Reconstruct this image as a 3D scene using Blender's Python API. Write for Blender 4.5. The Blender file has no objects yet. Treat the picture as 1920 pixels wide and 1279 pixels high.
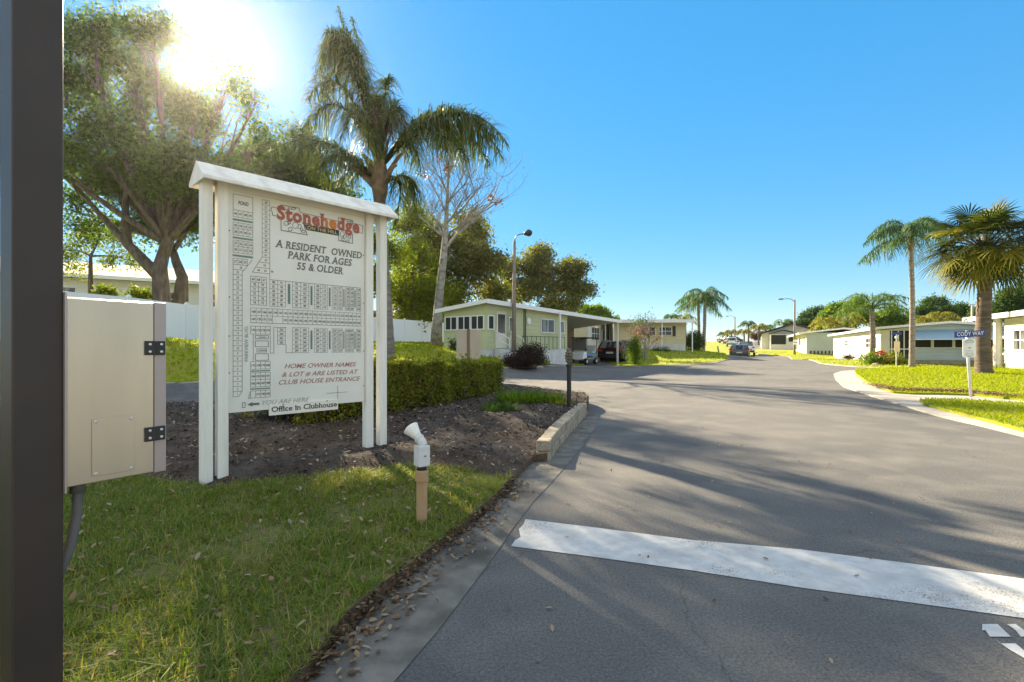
import bpy, bmesh, math, random
import numpy as np
from mathutils import Vector, Matrix
from mathutils.geometry import delaunay_2d_cdt

S = bpy.context.scene
COL = S.collection
R = math.radians
rnd = random.Random(7)
RNG = np.random.default_rng(11)

# ------------------------------------------------------------------ camera, sky, sun, exposure
CAMH = 1.25
cam_d = bpy.data.cameras.new('camera')
cam = bpy.data.objects.new('camera', cam_d)
COL.objects.link(cam)
cam.location = (0, 0, CAMH)
cam.rotation_euler = (R(90), 0, 0)
cam_d.lens = 18.0
cam_d.sensor_width = 36.0
cam_d.shift_y = 0.00547
cam_d.clip_start = 0.05
cam_d.clip_end = 3000
S.camera = cam

SUN_EL, SUN_AZ = 26.7, -31.3          # azimuth measured from +Y towards +X
world = bpy.data.worlds.new('World')
S.world = world
world.use_nodes = True
wn = world.node_tree
wn.nodes.clear()
sky = wn.nodes.new('ShaderNodeTexSky')
sky.sky_type = 'NISHITA'
sky.sun_disc = False
sky.sun_elevation = R(SUN_EL)
sky.sun_rotation = R(SUN_AZ)
sky.air_density = 1.0
sky.dust_density = 0.0
sky.altitude = 1000
sky.ozone_density = 6.0
bg = wn.nodes.new('ShaderNodeBackground')
bg.inputs['Strength'].default_value = 0.115
wo = wn.nodes.new('ShaderNodeOutputWorld')
sg = wn.nodes.new('ShaderNodeGamma'); sg.inputs['Gamma'].default_value = 0.36
hs = wn.nodes.new('ShaderNodeHueSaturation'); hs.inputs['Saturation'].default_value = 2.1
wn.links.new(sky.outputs[0], sg.inputs['Color']); wn.links.new(sg.outputs[0], hs.inputs['Color']); 
# made-up bright clouds, unseen overhead and behind the camera, added to fill the shade
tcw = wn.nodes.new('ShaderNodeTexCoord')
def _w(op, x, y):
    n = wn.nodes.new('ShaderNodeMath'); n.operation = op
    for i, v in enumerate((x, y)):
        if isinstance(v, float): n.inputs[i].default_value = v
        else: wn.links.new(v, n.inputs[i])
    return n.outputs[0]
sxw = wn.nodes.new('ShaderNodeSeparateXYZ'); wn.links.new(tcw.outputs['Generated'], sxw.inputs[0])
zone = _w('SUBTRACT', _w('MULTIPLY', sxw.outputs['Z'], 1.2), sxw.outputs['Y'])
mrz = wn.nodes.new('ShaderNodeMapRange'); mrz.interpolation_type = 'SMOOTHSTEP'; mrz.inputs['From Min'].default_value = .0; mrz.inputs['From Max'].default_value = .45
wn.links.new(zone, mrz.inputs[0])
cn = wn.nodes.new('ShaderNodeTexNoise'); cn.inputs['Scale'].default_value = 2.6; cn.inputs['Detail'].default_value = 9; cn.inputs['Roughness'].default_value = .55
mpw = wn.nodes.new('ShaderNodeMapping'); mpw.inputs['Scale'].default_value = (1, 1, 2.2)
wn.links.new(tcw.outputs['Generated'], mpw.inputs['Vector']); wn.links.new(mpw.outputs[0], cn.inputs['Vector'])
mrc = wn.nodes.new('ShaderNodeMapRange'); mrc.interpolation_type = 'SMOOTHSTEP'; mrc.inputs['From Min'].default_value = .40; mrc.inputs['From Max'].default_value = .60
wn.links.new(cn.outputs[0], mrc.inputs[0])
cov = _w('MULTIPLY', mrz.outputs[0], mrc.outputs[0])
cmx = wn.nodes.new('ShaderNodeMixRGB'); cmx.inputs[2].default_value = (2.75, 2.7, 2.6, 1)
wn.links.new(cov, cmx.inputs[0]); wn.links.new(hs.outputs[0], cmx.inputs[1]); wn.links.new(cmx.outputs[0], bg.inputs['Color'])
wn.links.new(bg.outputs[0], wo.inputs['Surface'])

sun_d = bpy.data.lights.new('sun', 'SUN')
sun_d.energy = 4.0
sun_d.angle = R(0.5)
sun_d.color = (1.0, 0.83, 0.58)
sun = bpy.data.objects.new('sun', sun_d)
COL.objects.link(sun)
_sd = Vector((math.sin(R(SUN_AZ)) * math.cos(R(SUN_EL)), math.cos(R(SUN_AZ)) * math.cos(R(SUN_EL)), math.sin(R(SUN_EL))))
sun.rotation_euler = _sd.to_track_quat('Z', 'Y').to_euler()
sun.location = _sd * 300

S.view_settings.view_transform = 'Standard'
S.view_settings.look = 'None'
S.view_settings.gamma = 1.0
S.view_settings.exposure = 2.35
S.render.engine = 'CYCLES'
S.cycles.use_denoising = True
S.cycles.max_bounces = 8
S.cycles.transparent_max_bounces = 12
S.cycles.sample_clamp_indirect = 6.0

# ------------------------------------------------------------------ measuring
F = 960.0
def at(px, py, Y):
    return Vector(((px - 960) / F * Y, Y, CAMH + (650 - py) / F * Y))

CTRL = [(0, -12, 0), (-6, -12, 0), (12, -12, 0), (-3, 2, 0), (0, 2, 0), (4, 2, 0), (-3, 5, 0), (0, 5, 0), (4, 5, 0), (-6, 6, 0), (8, 6, 0), (-10, 2, 0),
        (-7, 9, 0), (-3, 9, 0), (0, 9, 0), (4, 9, 0), (8, 9, 0), (12, 13, 0), (0, 13, 0), (6, 14, 0), (2, 19, 0), (8, 20, 0), (14, 22, 0.02),
        (0.8, 24, 0.02), (5, 28, 0), (10, 28, 0.0), (16, 30, 0.05), (20, 34, 0.12), (-4, 15, 0.05), (-2, 20, 0.1)]
def C_(px, py, Y):
    p = at(px, py, Y)
    CTRL.append(tuple(p))
for a in [(1845, 707, 18), (1710, 690, 27), (1640, 678, 36), (1545, 668, 55), (1386, 671, 48), (1490, 667, 58), (1378, 645, 118),
          (1290, 685, 32), (1365, 672, 50), (1318, 660, 50), (1288, 660, 43), (1200, 660, 41), (912, 668, 25), (1150, 683, 36.4), (1085, 684, 34),
          (945, 690, 24), (340, 720, 15), (340, 645, 23), (772, 643, 40), (817, 653, 31), (835, 655, 27), (963, 676, 26),
          (1885, 697, 25.5), (1512, 663, 57), (1428, 655, 85), (1350, 641, 150), (1040, 682, 30.5), (640, 712, 17.5), (100, 725, 14.2), (150, 645, 15)]:
    C_(*a)
CTRL += [(-40, 10, 1.5), (-40, 40, 2.2), (-25, 60, 2.2), (0, 70, 1.6), (20, 110, 2.0), (45, 110, 1.8), (80, 60, 0.6), (60, 30, 0.3), (50, 5, 0), (30, -5, 0), (-20, -10, 0.1),
         (90, 110, 1.8), (30, 200, 3.2), (80, 200, 3.2), (-40, 200, 3.0)]
_P = np.array(CTRL, dtype=float)
def _U(r2):
    return np.where(r2 > 1e-9, 0.5 * r2 * np.log(np.maximum(r2, 1e-9)), 0.0)
def _fit():
    n = len(_P)
    d2 = ((_P[:, None, :2] - _P[None, :, :2]) ** 2).sum(-1)
    K = _U(d2) + np.eye(n) * 2.0
    Q = np.hstack([np.ones((n, 1)), _P[:, :2]])
    A = np.block([[K, Q], [Q.T, np.zeros((3, 3))]])
    return np.linalg.solve(A, np.concatenate([_P[:, 2], np.zeros(3)]))
_W = _fit()
def HV(x, y):
    x = np.clip(np.asarray(x, float), -42, 92)
    y = np.clip(np.asarray(y, float), -14, 210)
    out = np.empty(x.shape)
    fx, fy, fo = x.ravel(), y.ravel(), out.reshape(-1)
    for i in range(0, fx.size, 20000):
        a, b = fx[i:i + 20000], fy[i:i + 20000]
        d2 = (a[:, None] - _P[None, :, 0]) ** 2 + (b[:, None] - _P[None, :, 1]) ** 2
        fo[i:i + 20000] = _U(d2) @ _W[:-3] + _W[-3] + _W[-2] * a + _W[-1] * b
    return out
def H(x, y):
    return float(HV(np.array([x]), np.array([y]))[0])
def gp(px, py, dz=0.0):
    """where the sight line through a pixel meets the ground"""
    ys = np.concatenate([np.arange(0.8, 30, 0.05), np.arange(30, 200, 0.25)])
    xs = (px - 960) / F * ys
    zs = CAMH + (650 - py) / F * ys
    k = np.nonzero(zs < HV(xs, ys) + dz)[0]
    i = k[0] if len(k) else len(ys) - 1
    return Vector((xs[i], ys[i], H(xs[i], ys[i]) + dz))
def g2(px, py, dz=0.0):
    p = gp(px, py, dz)
    return (p.x, p.y)
def on(x, y, dz=0.0):
    return Vector((x, y, H(x, y) + dz))

# ------------------------------------------------------------------ mesh helpers
class MB:
    def __init__(s):
        s.v, s.f, s.m = [], [], []
    def add(s, vs, fs, mi=0):
        o = len(s.v)
        s.v += [tuple(p) for p in vs]
        s.f += [tuple(i + o for i in f) for f in fs]
        s.m += [mi] * len(fs)
        return s
    def box(s, x0, x1, y0, y1, z0, z1, mi=0):
        return s.add([(x0, y0, z0), (x1, y0, z0), (x1, y1, z0), (x0, y1, z0), (x0, y0, z1), (x1, y0, z1), (x1, y1, z1), (x0, y1, z1)],
                     [(0, 3, 2, 1), (4, 5, 6, 7), (0, 1, 5, 4), (1, 2, 6, 5), (2, 3, 7, 6), (3, 0, 4, 7)], mi)
    def hexa(s, p8, mi=0):
        return s.add(p8, [(0, 3, 2, 1), (4, 5, 6, 7), (0, 1, 5, 4), (1, 2, 6, 5), (2, 3, 7, 6), (3, 0, 4, 7)], mi)
    def bar(s, p, q, w, h=None, mi=0):
        h = h or w
        p, q = Vector(p), Vector(q)
        t = (q - p).normalized()
        a = t.cross(Vector((0, 0, 1)))
        a = Vector((1, 0, 0)) if a.length < 1e-4 else a.normalized()
        b = a.cross(t)
        a, b = a * w / 2, b * h / 2
        return s.hexa([p - a - b, p + a - b, p + a + b, p - a + b, q - a - b, q + a - b, q + a + b, q - a + b], mi)
    def tube(s, pts, rad, n=8, mi=0, cap=True):
        pts = [Vector(p) for p in pts]
        if not hasattr(rad, '__len__'):
            rad = [rad] * len(pts)
        o = len(s.v)
        ref = None
        for i, p in enumerate(pts):
            t = (pts[min(i + 1, len(pts) - 1)] - pts[max(i - 1, 0)]).normalized()
            if ref is None:
                ref = t.orthogonal().normalized()
            a = (ref - t * ref.dot(t))
            a = a.normalized() if a.length > 1e-5 else t.orthogonal().normalized()
            ref = a
            b = t.cross(a)
            for k in range(n):
                w = 2 * math.pi * k / n
                s.v.append(tuple(p + (a * math.cos(w) + b * math.sin(w)) * rad[i]))
        for i in range(len(pts) - 1):
            for k in range(n):
                k2 = (k + 1) % n
                s.f.append((o + i * n + k, o + i * n + k2, o + (i + 1) * n + k2, o + (i + 1) * n + k))
                s.m.append(mi)
        if cap:
            s.f.append(tuple(o + k for k in reversed(range(n)))); s.m.append(mi)
            e = o + (len(pts) - 1) * n
            s.f.append(tuple(e + k for k in range(n))); s.m.append(mi)
        return s
    def lathe(s, prof, n=16, M=None, mi=0):
        M = M or Matrix()
        o = len(s.v)
        for r, z in prof:
            for k in range(n):
                w = 2 * math.pi * k / n
                s.v.append(tuple(M @ Vector((r * math.cos(w), r * math.sin(w), z))))
        for i in range(len(prof) - 1):
            for k in range(n):
                k2 = (k + 1) % n
                s.f.append((o + i * n + k, o + i * n + k2, o + (i + 1) * n + k2, o + (i + 1) * n + k)); s.m.append(mi)
        s.f.append(tuple(o + k for k in reversed(range(n)))); s.m.append(mi)
        e = o + (len(prof) - 1) * n
        s.f.append(tuple(e + k for k in range(n))); s.m.append(mi)
        return s
    def prism(s, poly, fn, mi=0):
        """poly: 2-D outline; fn(u, v, k) -> point for the near (k=0) and far (k=1) face"""
        n = len(poly)
        vs = [fn(u, v, 0) for u, v in poly] + [fn(u, v, 1) for u, v in poly]
        fs = [tuple(range(n)), tuple(reversed(range(n, 2 * n)))]
        fs += [(i, i + n, (i + 1) % n + n, (i + 1) % n) for i in range(n)]
        return s.add(vs, fs, mi)
    def build(s, name, mats, parent=None, smooth=False, bevel=0.0, loc=None):
        me = bpy.data.meshes.new(name)
        me.from_pydata(s.v, [], s.f)
        if not isinstance(mats, (list, tuple)):
            mats = [mats]
        for m in mats:
            me.materials.append(m)
        if len(mats) > 1:
            me.polygons.foreach_set('material_index', s.m)
        if smooth:
            me.polygons.foreach_set('use_smooth', [True] * len(me.polygons))
        bm = bmesh.new(); bm.from_mesh(me)
        bmesh.ops.recalc_face_normals(bm, faces=bm.faces)
        bm.to_mesh(me); bm.free()
        ob = bpy.data.objects.new(name, me)
        COL.objects.link(ob)
        if parent is not None:
            ob.parent = parent
        if loc is not None:
            ob.location = loc
        if bevel:
            b = ob.modifiers.new('bevel', 'BEVEL')
            b.width = bevel; b.segments = 2; b.limit_method = 'ANGLE'; b.angle_limit = R(40)
        return ob

def np_mesh(name, V, Fs, mats, parent=None, smooth=False, mi=None, loc=None):
    """V (n,3); Fs (m,k) with one k"""
    V = np.ascontiguousarray(V, dtype=np.float32); Fs = np.ascontiguousarray(Fs, dtype=np.int32)
    me = bpy.data.meshes.new(name)
    m, k = Fs.shape
    me.vertices.add(len(V)); me.vertices.foreach_set('co', V.ravel())
    me.loops.add(m * k); me.loops.foreach_set('vertex_index', Fs.ravel())
    me.polygons.add(m); me.polygons.foreach_set('loop_start', np.arange(0, m * k, k, dtype=np.int32))
    me.polygons.foreach_set('loop_total', np.full(m, k, dtype=np.int32))
    if not isinstance(mats, (list, tuple)):
        mats = [mats]
    for a in mats:
        me.materials.append(a)
    if mi is not None:
        me.polygons.foreach_set('material_index', np.asarray(mi, dtype=np.int32))
    if smooth:
        me.polygons.foreach_set('use_smooth', np.ones(m, dtype=bool))
    me.update(calc_edges=True)
    ob = bpy.data.objects.new(name, me)
    COL.objects.link(ob)
    if parent is not None:
        ob.parent = parent
    if loc is not None:
        ob.location = loc
    return ob

def tag(o, label=None, cat=None, group=None, kind=None):
    if label: o['label'] = label
    if cat: o['category'] = cat
    if group: o['group'] = group
    if kind: o['kind'] = kind
    return o
def thing(name, label, cat, loc=(0, 0, 0), rz=0.0, group=None):
    o = bpy.data.objects.new(name, None)
    COL.objects.link(o)
    o.empty_display_size = 0.3
    o.location = loc
    o.rotation_euler = (0, 0, rz)
    return tag(o, label, cat, group)
def copy_tree(o, parent=None):
    c = o.copy(); COL.objects.link(c)
    if parent is not None: c.parent = parent
    for ch in [x for x in bpy.data.objects if x.parent == o]:
        copy_tree(ch, c)
    return c

def inpoly(P, poly):
    x, y = P[:, 0], P[:, 1]
    r = np.zeros(len(P), bool)
    n = len(poly)
    for i in range(n):
        x1, y1 = poly[i]; x2, y2 = poly[(i + 1) % n]
        c = ((y1 > y) != (y2 > y))
        with np.errstate(divide='ignore', invalid='ignore'):
            xi = (x2 - x1) * (y - y1) / (y2 - y1) + x1
        r ^= c & (x < xi)
    return r
def smooth_poly(poly, closed=True, it=2):
    p = [Vector(a) for a in poly]
    for _ in range(it):
        q = []
        n = len(p)
        for i in range(n if closed else n - 1):
            a, b = p[i], p[(i + 1) % n]
            q += [a * .75 + b * .25, a * .25 + b * .75]
        if not closed:
            q = [p[0]] + q + [p[-1]]
        p = q
    return [tuple(a) for a in p]
def densify(poly, step):
    out = []
    n = len(poly)
    for i in range(n):
        a, b = Vector(poly[i][:2]), Vector(poly[(i + 1) % n][:2])
        k = max(1, int((b - a).length / step))
        out += [tuple(a.lerp(b, j / k)) for j in range(k)]
    return out
def sheet(name, poly, dz, mat, step=0.6, skirt=0.0, kind='structure', skirt_mat=None, bump=None, parent=None, jag=0.0):
    """a piece of ground that follows the terrain, dz above it, with its edge turned down by skirt"""
    poly = densify(poly, step)
    if jag:
        poly = [(x + rnd.uniform(-jag, jag), y + rnd.uniform(-jag, jag)) for x, y in poly]
    P = np.array(poly)
    x0, y0 = P.min(0); x1, y1 = P.max(0)
    gx, gy = np.meshgrid(np.arange(x0 + step * .5, x1, step), np.arange(y0 + step * .5, y1, step))
    G = np.stack([gx.ravel(), gy.ravel()], 1)
    G = G[inpoly(G, poly)]
    pts = [Vector(a) for a in poly] + [Vector(a) for a in G]
    n = len(poly)
    vs, es, fs, *_ = delaunay_2d_cdt(pts, [(i, (i + 1) % n) for i in range(n)], [], 1, 1e-4)
    vs = np.array([(a.x, a.y) for a in vs])
    z = HV(vs[:, 0], vs[:, 1]) + dz
    if bump is not None:
        z = z + bump(vs[:, 0], vs[:, 1])
    b = MB()
    b.add([(vs[i, 0], vs[i, 1], z[i]) for i in range(len(vs))], [tuple(f) for f in fs], 0)
    mats = [mat]
    if skirt:
        cnt = {}
        for f in fs:
            for i in range(len(f)):
                e = (f[i], f[(i + 1) % len(f)])
                k = tuple(sorted(e)); cnt[k] = None if k in cnt else e
        if skirt_mat: mats.append(skirt_mat)
        for e in cnt.values():
            if e:
                i, j = e
                b.add([(vs[i, 0], vs[i, 1], z[i]), (vs[j, 0], vs[j, 1], z[j]), (vs[j, 0], vs[j, 1], z[j] - skirt), (vs[i, 0], vs[i, 1], z[i] - skirt)], [(0, 1, 2, 3)], len(mats) - 1)
    o = b.build(name, mats, parent)
    for f in o.data.polygons:
        pass
    return tag(o, kind=kind) if kind else o

# ------------------------------------------------------------------ materials
def new_mat(name):
    m = bpy.data.materials.new(name)
    m.use_nodes = True
    nt = m.node_tree
    return m, nt, nt.nodes['Principled BSDF']
def mat(name, col, rough=0.7, col2=None, scale=4.0, metal=0.0, bump=0.0, bscale=None, spec=0.4, detail=6.0, lo=0.35, hi=0.65, stretch=None, col3=None, scale3=1.0, island=False):
    m, nt, p = new_mat(name)
    p.inputs['Roughness'].default_value = rough
    p.inputs['Metallic'].default_value = metal
    p.inputs['Specular IOR Level'].default_value = spec
    L = nt.links.new
    c4 = lambda c: (c[0], c[1], c[2], 1)
    p.inputs['Base Color'].default_value = c4(col)
    tc = nt.nodes.new('ShaderNodeTexCoord')
    src = tc.outputs['Object']
    if stretch:
        mp = nt.nodes.new('ShaderNodeMapping'); mp.inputs['Scale'].default_value = stretch
        L(src, mp.inputs['Vector']); src = mp.outputs[0]
    cur = None
    if col2:
        nz = nt.nodes.new('ShaderNodeTexNoise'); nz.inputs['Scale'].default_value = scale; nz.inputs['Detail'].default_value = detail
        L(src, nz.inputs['Vector'])
        rp = nt.nodes.new('ShaderNodeValToRGB')
        rp.color_ramp.elements[0].position = lo; rp.color_ramp.elements[0].color = c4(col)
        rp.color_ramp.elements[1].position = hi; rp.color_ramp.elements[1].color = c4(col2)
        L(nz.outputs[0], rp.inputs[0]); cur = rp.outputs[0]
        if island:
            ge = nt.nodes.new('ShaderNodeNewGeometry')
            L(ge.outputs['Random Per Island'], rp.inputs[0])
    if col3:
        nz = nt.nodes.new('ShaderNodeTexNoise'); nz.inputs['Scale'].default_value = scale3; nz.inputs['Detail'].default_value = 5
        L(src, nz.inputs['Vector'])
        mr = nt.nodes.new('ShaderNodeMapRange'); mr.inputs['From Min'].default_value = .48; mr.inputs['From Max'].default_value = .68
        L(nz.outputs[0], mr.inputs[0])
        mx = nt.nodes.new('ShaderNodeMixRGB'); mx.inputs[2].default_value = c4(col3)
        if cur: L(cur, mx.inputs[1])
        else: mx.inputs[1].default_value = c4(col)
        L(mr.outputs[0], mx.inputs[0]); cur = mx.outputs[0]
    if cur: L(cur, p.inputs['Base Color'])
    if bump:
        nz = nt.nodes.new('ShaderNodeTexNoise'); nz.inputs['Scale'].default_value = bscale or scale * 3; nz.inputs['Detail'].default_value = 4
        L(src, nz.inputs['Vector'])
        b = nt.nodes.new('ShaderNodeBump'); b.inputs['Strength'].default_value = bump; b.inputs['Distance'].default_value = 0.02
        L(nz.outputs[0], b.inputs['Height']); L(b.outputs[0], p.inputs['Normal'])
    return m
def leaf_mat(name, cols, trans=0.45, tcol=None, rough=0.5):
    """leaves: a colour per leaf, light passing through"""
    m, nt, p = new_mat(name)
    L = nt.links.new
    ge = nt.nodes.new('ShaderNodeNewGeometry')
    rp = nt.nodes.new('ShaderNodeValToRGB')
    els = rp.color_ramp.elements
    n = len(cols)
    while len(els) < n: els.new(0.5)
    for i, c in enumerate(cols):
        els[i].position = i / max(1, n - 1); els[i].color = (*c, 1)
    L(ge.outputs['Random Per Island'], rp.inputs[0])
    L(rp.outputs[0], p.inputs['Base Color'])
    p.inputs['Roughness'].default_value = rough
    p.inputs['Specular IOR Level'].default_value = 0.12
    tr = nt.nodes.new('ShaderNodeBsdfTranslucent')
    hs = nt.nodes.new('ShaderNodeMixRGB'); hs.blend_type = 'MULTIPLY'; hs.inputs[0].default_value = 1
    hs.inputs[2].default_value = (*(tcol or (1.6, 1.5, 0.5)), 1)
    L(rp.outputs[0], hs.inputs[1]); L(hs.outputs[0], tr.inputs[0])
    mx = nt.nodes.new('ShaderNodeMixShader'); mx.inputs[0].default_value = trans
    L(p.outputs[0], mx.inputs[1]); L(tr.outputs[0], mx.inputs[2])
    L(mx.outputs[0], nt.nodes['Material Output'].inputs['Surface'])
    return m
def glass_mat(name, col=(0.02, 0.025, 0.03), rough=0.05):
    return mat(name, col, rough, spec=0.6)

M = {}
def asphalt_mat():
    m, nt, p = new_mat('asphalt'); L = nt.links.new
    p.inputs['Roughness'].default_value = .88; p.inputs['Specular IOR Level'].default_value = .25
    tc = nt.nodes.new('ShaderNodeTexCoord')
    def noise(sc, det, lo, hi, rough=.5):
        n = nt.nodes.new('ShaderNodeTexNoise'); n.inputs['Scale'].default_value = sc; n.inputs['Detail'].default_value = det; n.inputs['Roughness'].default_value = rough
        L(tc.outputs['Object'], n.inputs['Vector'])
        r = nt.nodes.new('ShaderNodeMapRange'); r.inputs['From Min'].default_value = lo; r.inputs['From Max'].default_value = hi
        L(n.outputs[0], r.inputs[0]); return r.outputs[0], n
    def mix(f, a_, b_, mode='MIX'):
        x = nt.nodes.new('ShaderNodeMixRGB'); x.blend_type = mode
        for i, v in ((0, f), (1, a_), (2, b_)):
            if isinstance(v, (tuple, float)): x.inputs[i].default_value = v if isinstance(v, float) else (*v, 1)
            else: L(v, x.inputs[i])
        return x.outputs[0]
    f1, _ = noise(.30, 5, .38, .66); f2, _ = noise(1.7, 6, .46, .72); f3, n3 = noise(75, 3, .34, .68, .7); f4, _ = noise(170, 2, .62, .74)
    c = mix(f1, (.096, .095, .093), (.142, .137, .127))
    c = mix(f2, c, (.160, .152, .138))
    c = mix(f3, mix(1.0, c, (.62, .62, .63), 'MULTIPLY'), mix(1.0, c, (1.3, 1.29, 1.27), 'MULTIPLY'))
    c = mix(f4, c, (.26, .245, .22))
    # fine cracks
    vo = nt.nodes.new('ShaderNodeTexVoronoi'); vo.feature = 'DISTANCE_TO_EDGE'; vo.inputs['Scale'].default_value = .19
    wob = nt.nodes.new('ShaderNodeTexNoise'); wob.inputs['Scale'].default_value = 1.4; wob.inputs['Detail'].default_value = 6
    L(tc.outputs['Object'], wob.inputs['Vector'])
    ad = nt.nodes.new('ShaderNodeMixRGB'); ad.blend_type = 'ADD'; ad.inputs[0].default_value = .9
    L(tc.outputs['Object'], ad.inputs[1]); L(wob.outputs['Color'], ad.inputs[2]); L(ad.outputs[0], vo.inputs['Vector'])
    cr = nt.nodes.new('ShaderNodeMapRange'); cr.inputs['From Min'].default_value = .0005; cr.inputs['From Max'].default_value = .0022; cr.inputs['To Min'].default_value = .3; cr.inputs['To Max'].default_value = 0
    L(vo.outputs['Distance'], cr.inputs[0])
    c = mix(cr.outputs[0], c, (.035, .033, .03))
    L(c, p.inputs['Base Color'])
    b = nt.nodes.new('ShaderNodeBump'); b.inputs['Strength'].default_value = .55; b.inputs['Distance'].default_value = .012
    L(n3.outputs[0], b.inputs['Height']); L(b.outputs[0], p.inputs['Normal'])
    return m
M['asphalt'] = asphalt_mat()
M['gutter'] = mat('gutter_concrete', (0.11, 0.10, 0.085), 0.9, (0.20, 0.185, 0.155), 7, bump=0.4, bscale=90, col3=(0.07, 0.062, 0.05), scale3=2.2)
M['concrete'] = mat('pale_concrete', (0.34, 0.31, 0.265), 0.9, (0.42, 0.385, 0.325), 3, bump=0.1, bscale=120, col3=(0.28, 0.25, 0.21), scale3=0.8)
def paint_mat():
    m = mat('road_paint', (0.46, 0.455, 0.435), 0.8, (0.56, 0.555, 0.53), 14, bump=0.25, bscale=150, col3=(0.38, 0.372, 0.35), scale3=3)
    nt = m.node_tree; L = nt.links.new; p = nt.nodes['Principled BSDF']; src = p.inputs['Base Color'].links[0].from_socket
    tc = nt.nodes.new('ShaderNodeTexCoord'); n = nt.nodes.new('ShaderNodeTexNoise'); n.inputs['Scale'].default_value = 130; n.inputs['Detail'].default_value = 3; L(tc.outputs['Object'], n.inputs['Vector'])
    n2 = nt.nodes.new('ShaderNodeTexNoise'); n2.inputs['Scale'].default_value = 2.2; n2.inputs['Detail'].default_value = 4; L(tc.outputs['Object'], n2.inputs['Vector'])
    ad = nt.nodes.new('ShaderNodeMath'); ad.operation = 'MULTIPLY'; L(n.outputs[0], ad.inputs[0]); L(n2.outputs[0], ad.inputs[1])
    r = nt.nodes.new('ShaderNodeMapRange'); r.inputs['From Min'].default_value = .325; r.inputs['From Max'].default_value = .42; L(ad.outputs[0], r.inputs[0])
    x = nt.nodes.new('ShaderNodeMixRGB'); x.inputs[2].default_value = (.17, .16, .14, 1); L(r.outputs[0], x.inputs[0]); L(src, x.inputs[1]); L(x.outputs[0], p.inputs['Base Color'])
    return m
M['paint'] = paint_mat()
M['soil'] = mat('soil', (0.07, 0.042, 0.024), 1.0, (0.14, 0.09, 0.055), 30, bump=0.6, bscale=60)
M['mulch'] = mat('mulch', (0.026, 0.017, 0.010), 1.0, (0.085, 0.058, 0.038), 45, bump=1.0, bscale=70, col3=(0.10, 0.078, 0.058), scale3=2.2)
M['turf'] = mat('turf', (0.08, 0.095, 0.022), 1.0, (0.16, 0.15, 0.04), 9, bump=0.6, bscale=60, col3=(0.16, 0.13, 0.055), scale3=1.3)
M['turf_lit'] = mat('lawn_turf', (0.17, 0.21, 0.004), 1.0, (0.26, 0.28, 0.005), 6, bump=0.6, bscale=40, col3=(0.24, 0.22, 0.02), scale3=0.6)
M['white'] = mat('white_paint', (0.85, 0.81, 0.70), 0.55, (0.78, 0.74, 0.63), 6, bump=0.12, bscale=30, stretch=(5, 5, .5), col3=(0.66, 0.61, 0.50), scale3=1.3)
M['white_vinyl'] = mat('white_vinyl', (0.80, 0.81, 0.82), 0.45)
M['bronze'] = mat('bronze_steel', (0.030, 0.022, 0.016), 0.5, (0.044, 0.032, 0.023), 3, spec=0.4, bump=.03, bscale=200)
M['alu'] = mat('brushed_metal', (0.46, 0.41, 0.32), 0.34, (0.55, 0.49, 0.39), 5, metal=0.8, stretch=(1, 1, 0.15), bump=0.03, bscale=60, col3=(0.39, 0.345, 0.27), scale3=2.5)
M['alu_edge'] = mat('metal_edge', (0.40, 0.34, 0.31), 0.45, metal=0.5)
M['black'] = mat('black_metal', (0.018, 0.017, 0.016), 0.45, (0.03, 0.028, 0.026), 20)
M['steel'] = mat('steel_screw', (0.6, 0.6, 0.6), 0.35, metal=0.9)
M['conduit'] = mat('grey_conduit', (0.10, 0.10, 0.095), 0.6, (0.14, 0.135, 0.125), 12)
# ------------------------------------------------------------------ ground
def ground_sheet():
    xs = np.concatenate([np.linspace(-700, -45, 18), np.arange(-42, 92.1, 2.0), np.linspace(96, 700, 18)])
    ys = np.concatenate([np.linspace(-200, -16, 8), np.arange(-14, 210.1, 2.0), np.linspace(216, 1200, 20)])
    X, Y = np.meshgrid(xs, ys)
    Z = HV(X, Y) - 0.10
    V = np.stack([X.ravel(), Y.ravel(), Z.ravel()], 1)
    nx, ny = len(xs), len(ys)
    i, j = np.meshgrid(np.arange(nx - 1), np.arange(ny - 1))
    a = (j * nx + i).ravel()
    Fs = np.stack([a, a + 1, a + 1 + nx, a + nx], 1)
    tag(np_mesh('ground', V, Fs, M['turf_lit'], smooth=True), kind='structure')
ground_sheet()

sheet('road', [(-22, -6), (14, -6), (30, 8), (30, 16), (29, 29.5), (60, 26), (62, 30), (34, 32.5), (45, 60), (70, 118), (100, 190), (90, 205), (52, 122), (32, 66), (22, 48), (9.5, 41), (5.5, 39), (-1, 27), (-9, 20), (-24, 14)], 0.0, M['asphalt'], 0.9)

# --- left island: grass in front, mulch behind
grass_edge = [g2(*p) for p in [(594, 1277), (636, 1200), (695, 1143), (758, 1088), (843, 1022), (906, 966), (950, 925), (962, 908)]]
mulch_line = [g2(*p, .06) for p in [(944, 902), (864, 882), (780, 878), (695, 888), (569, 900), (450, 912), (400, 921), (310, 905), (210, 893)]]
near_l = (-1.55, 0.3)
grass_poly = [(-1.9, -2.5), near_l] + smooth_poly([(-0.95, 1.4)] + grass_edge, False, 1) + mulch_line + [(-7.5, 5.2), (-14, 4.6), (-14, -2.5)]
wall_pts = [(1026, 868), (1041, 842), (1061, 818), (1081, 796), (1097, 779)]
wall_w = [g2(*p) for p in wall_pts]
mulch_poly = [g2(962, 908), g2(1000, 868)] + wall_w + [g2(1104, 765), g2(1085, 752), g2(1040, 744), g2(985, 735), (-1.2, 14.6), (-3.5, 12.2), (-6, 9.6), (-9, 8.7), (-14, 8.0), (-14, 4.6), (-7.5, 5.2)] + mulch_line[::-1]
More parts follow.
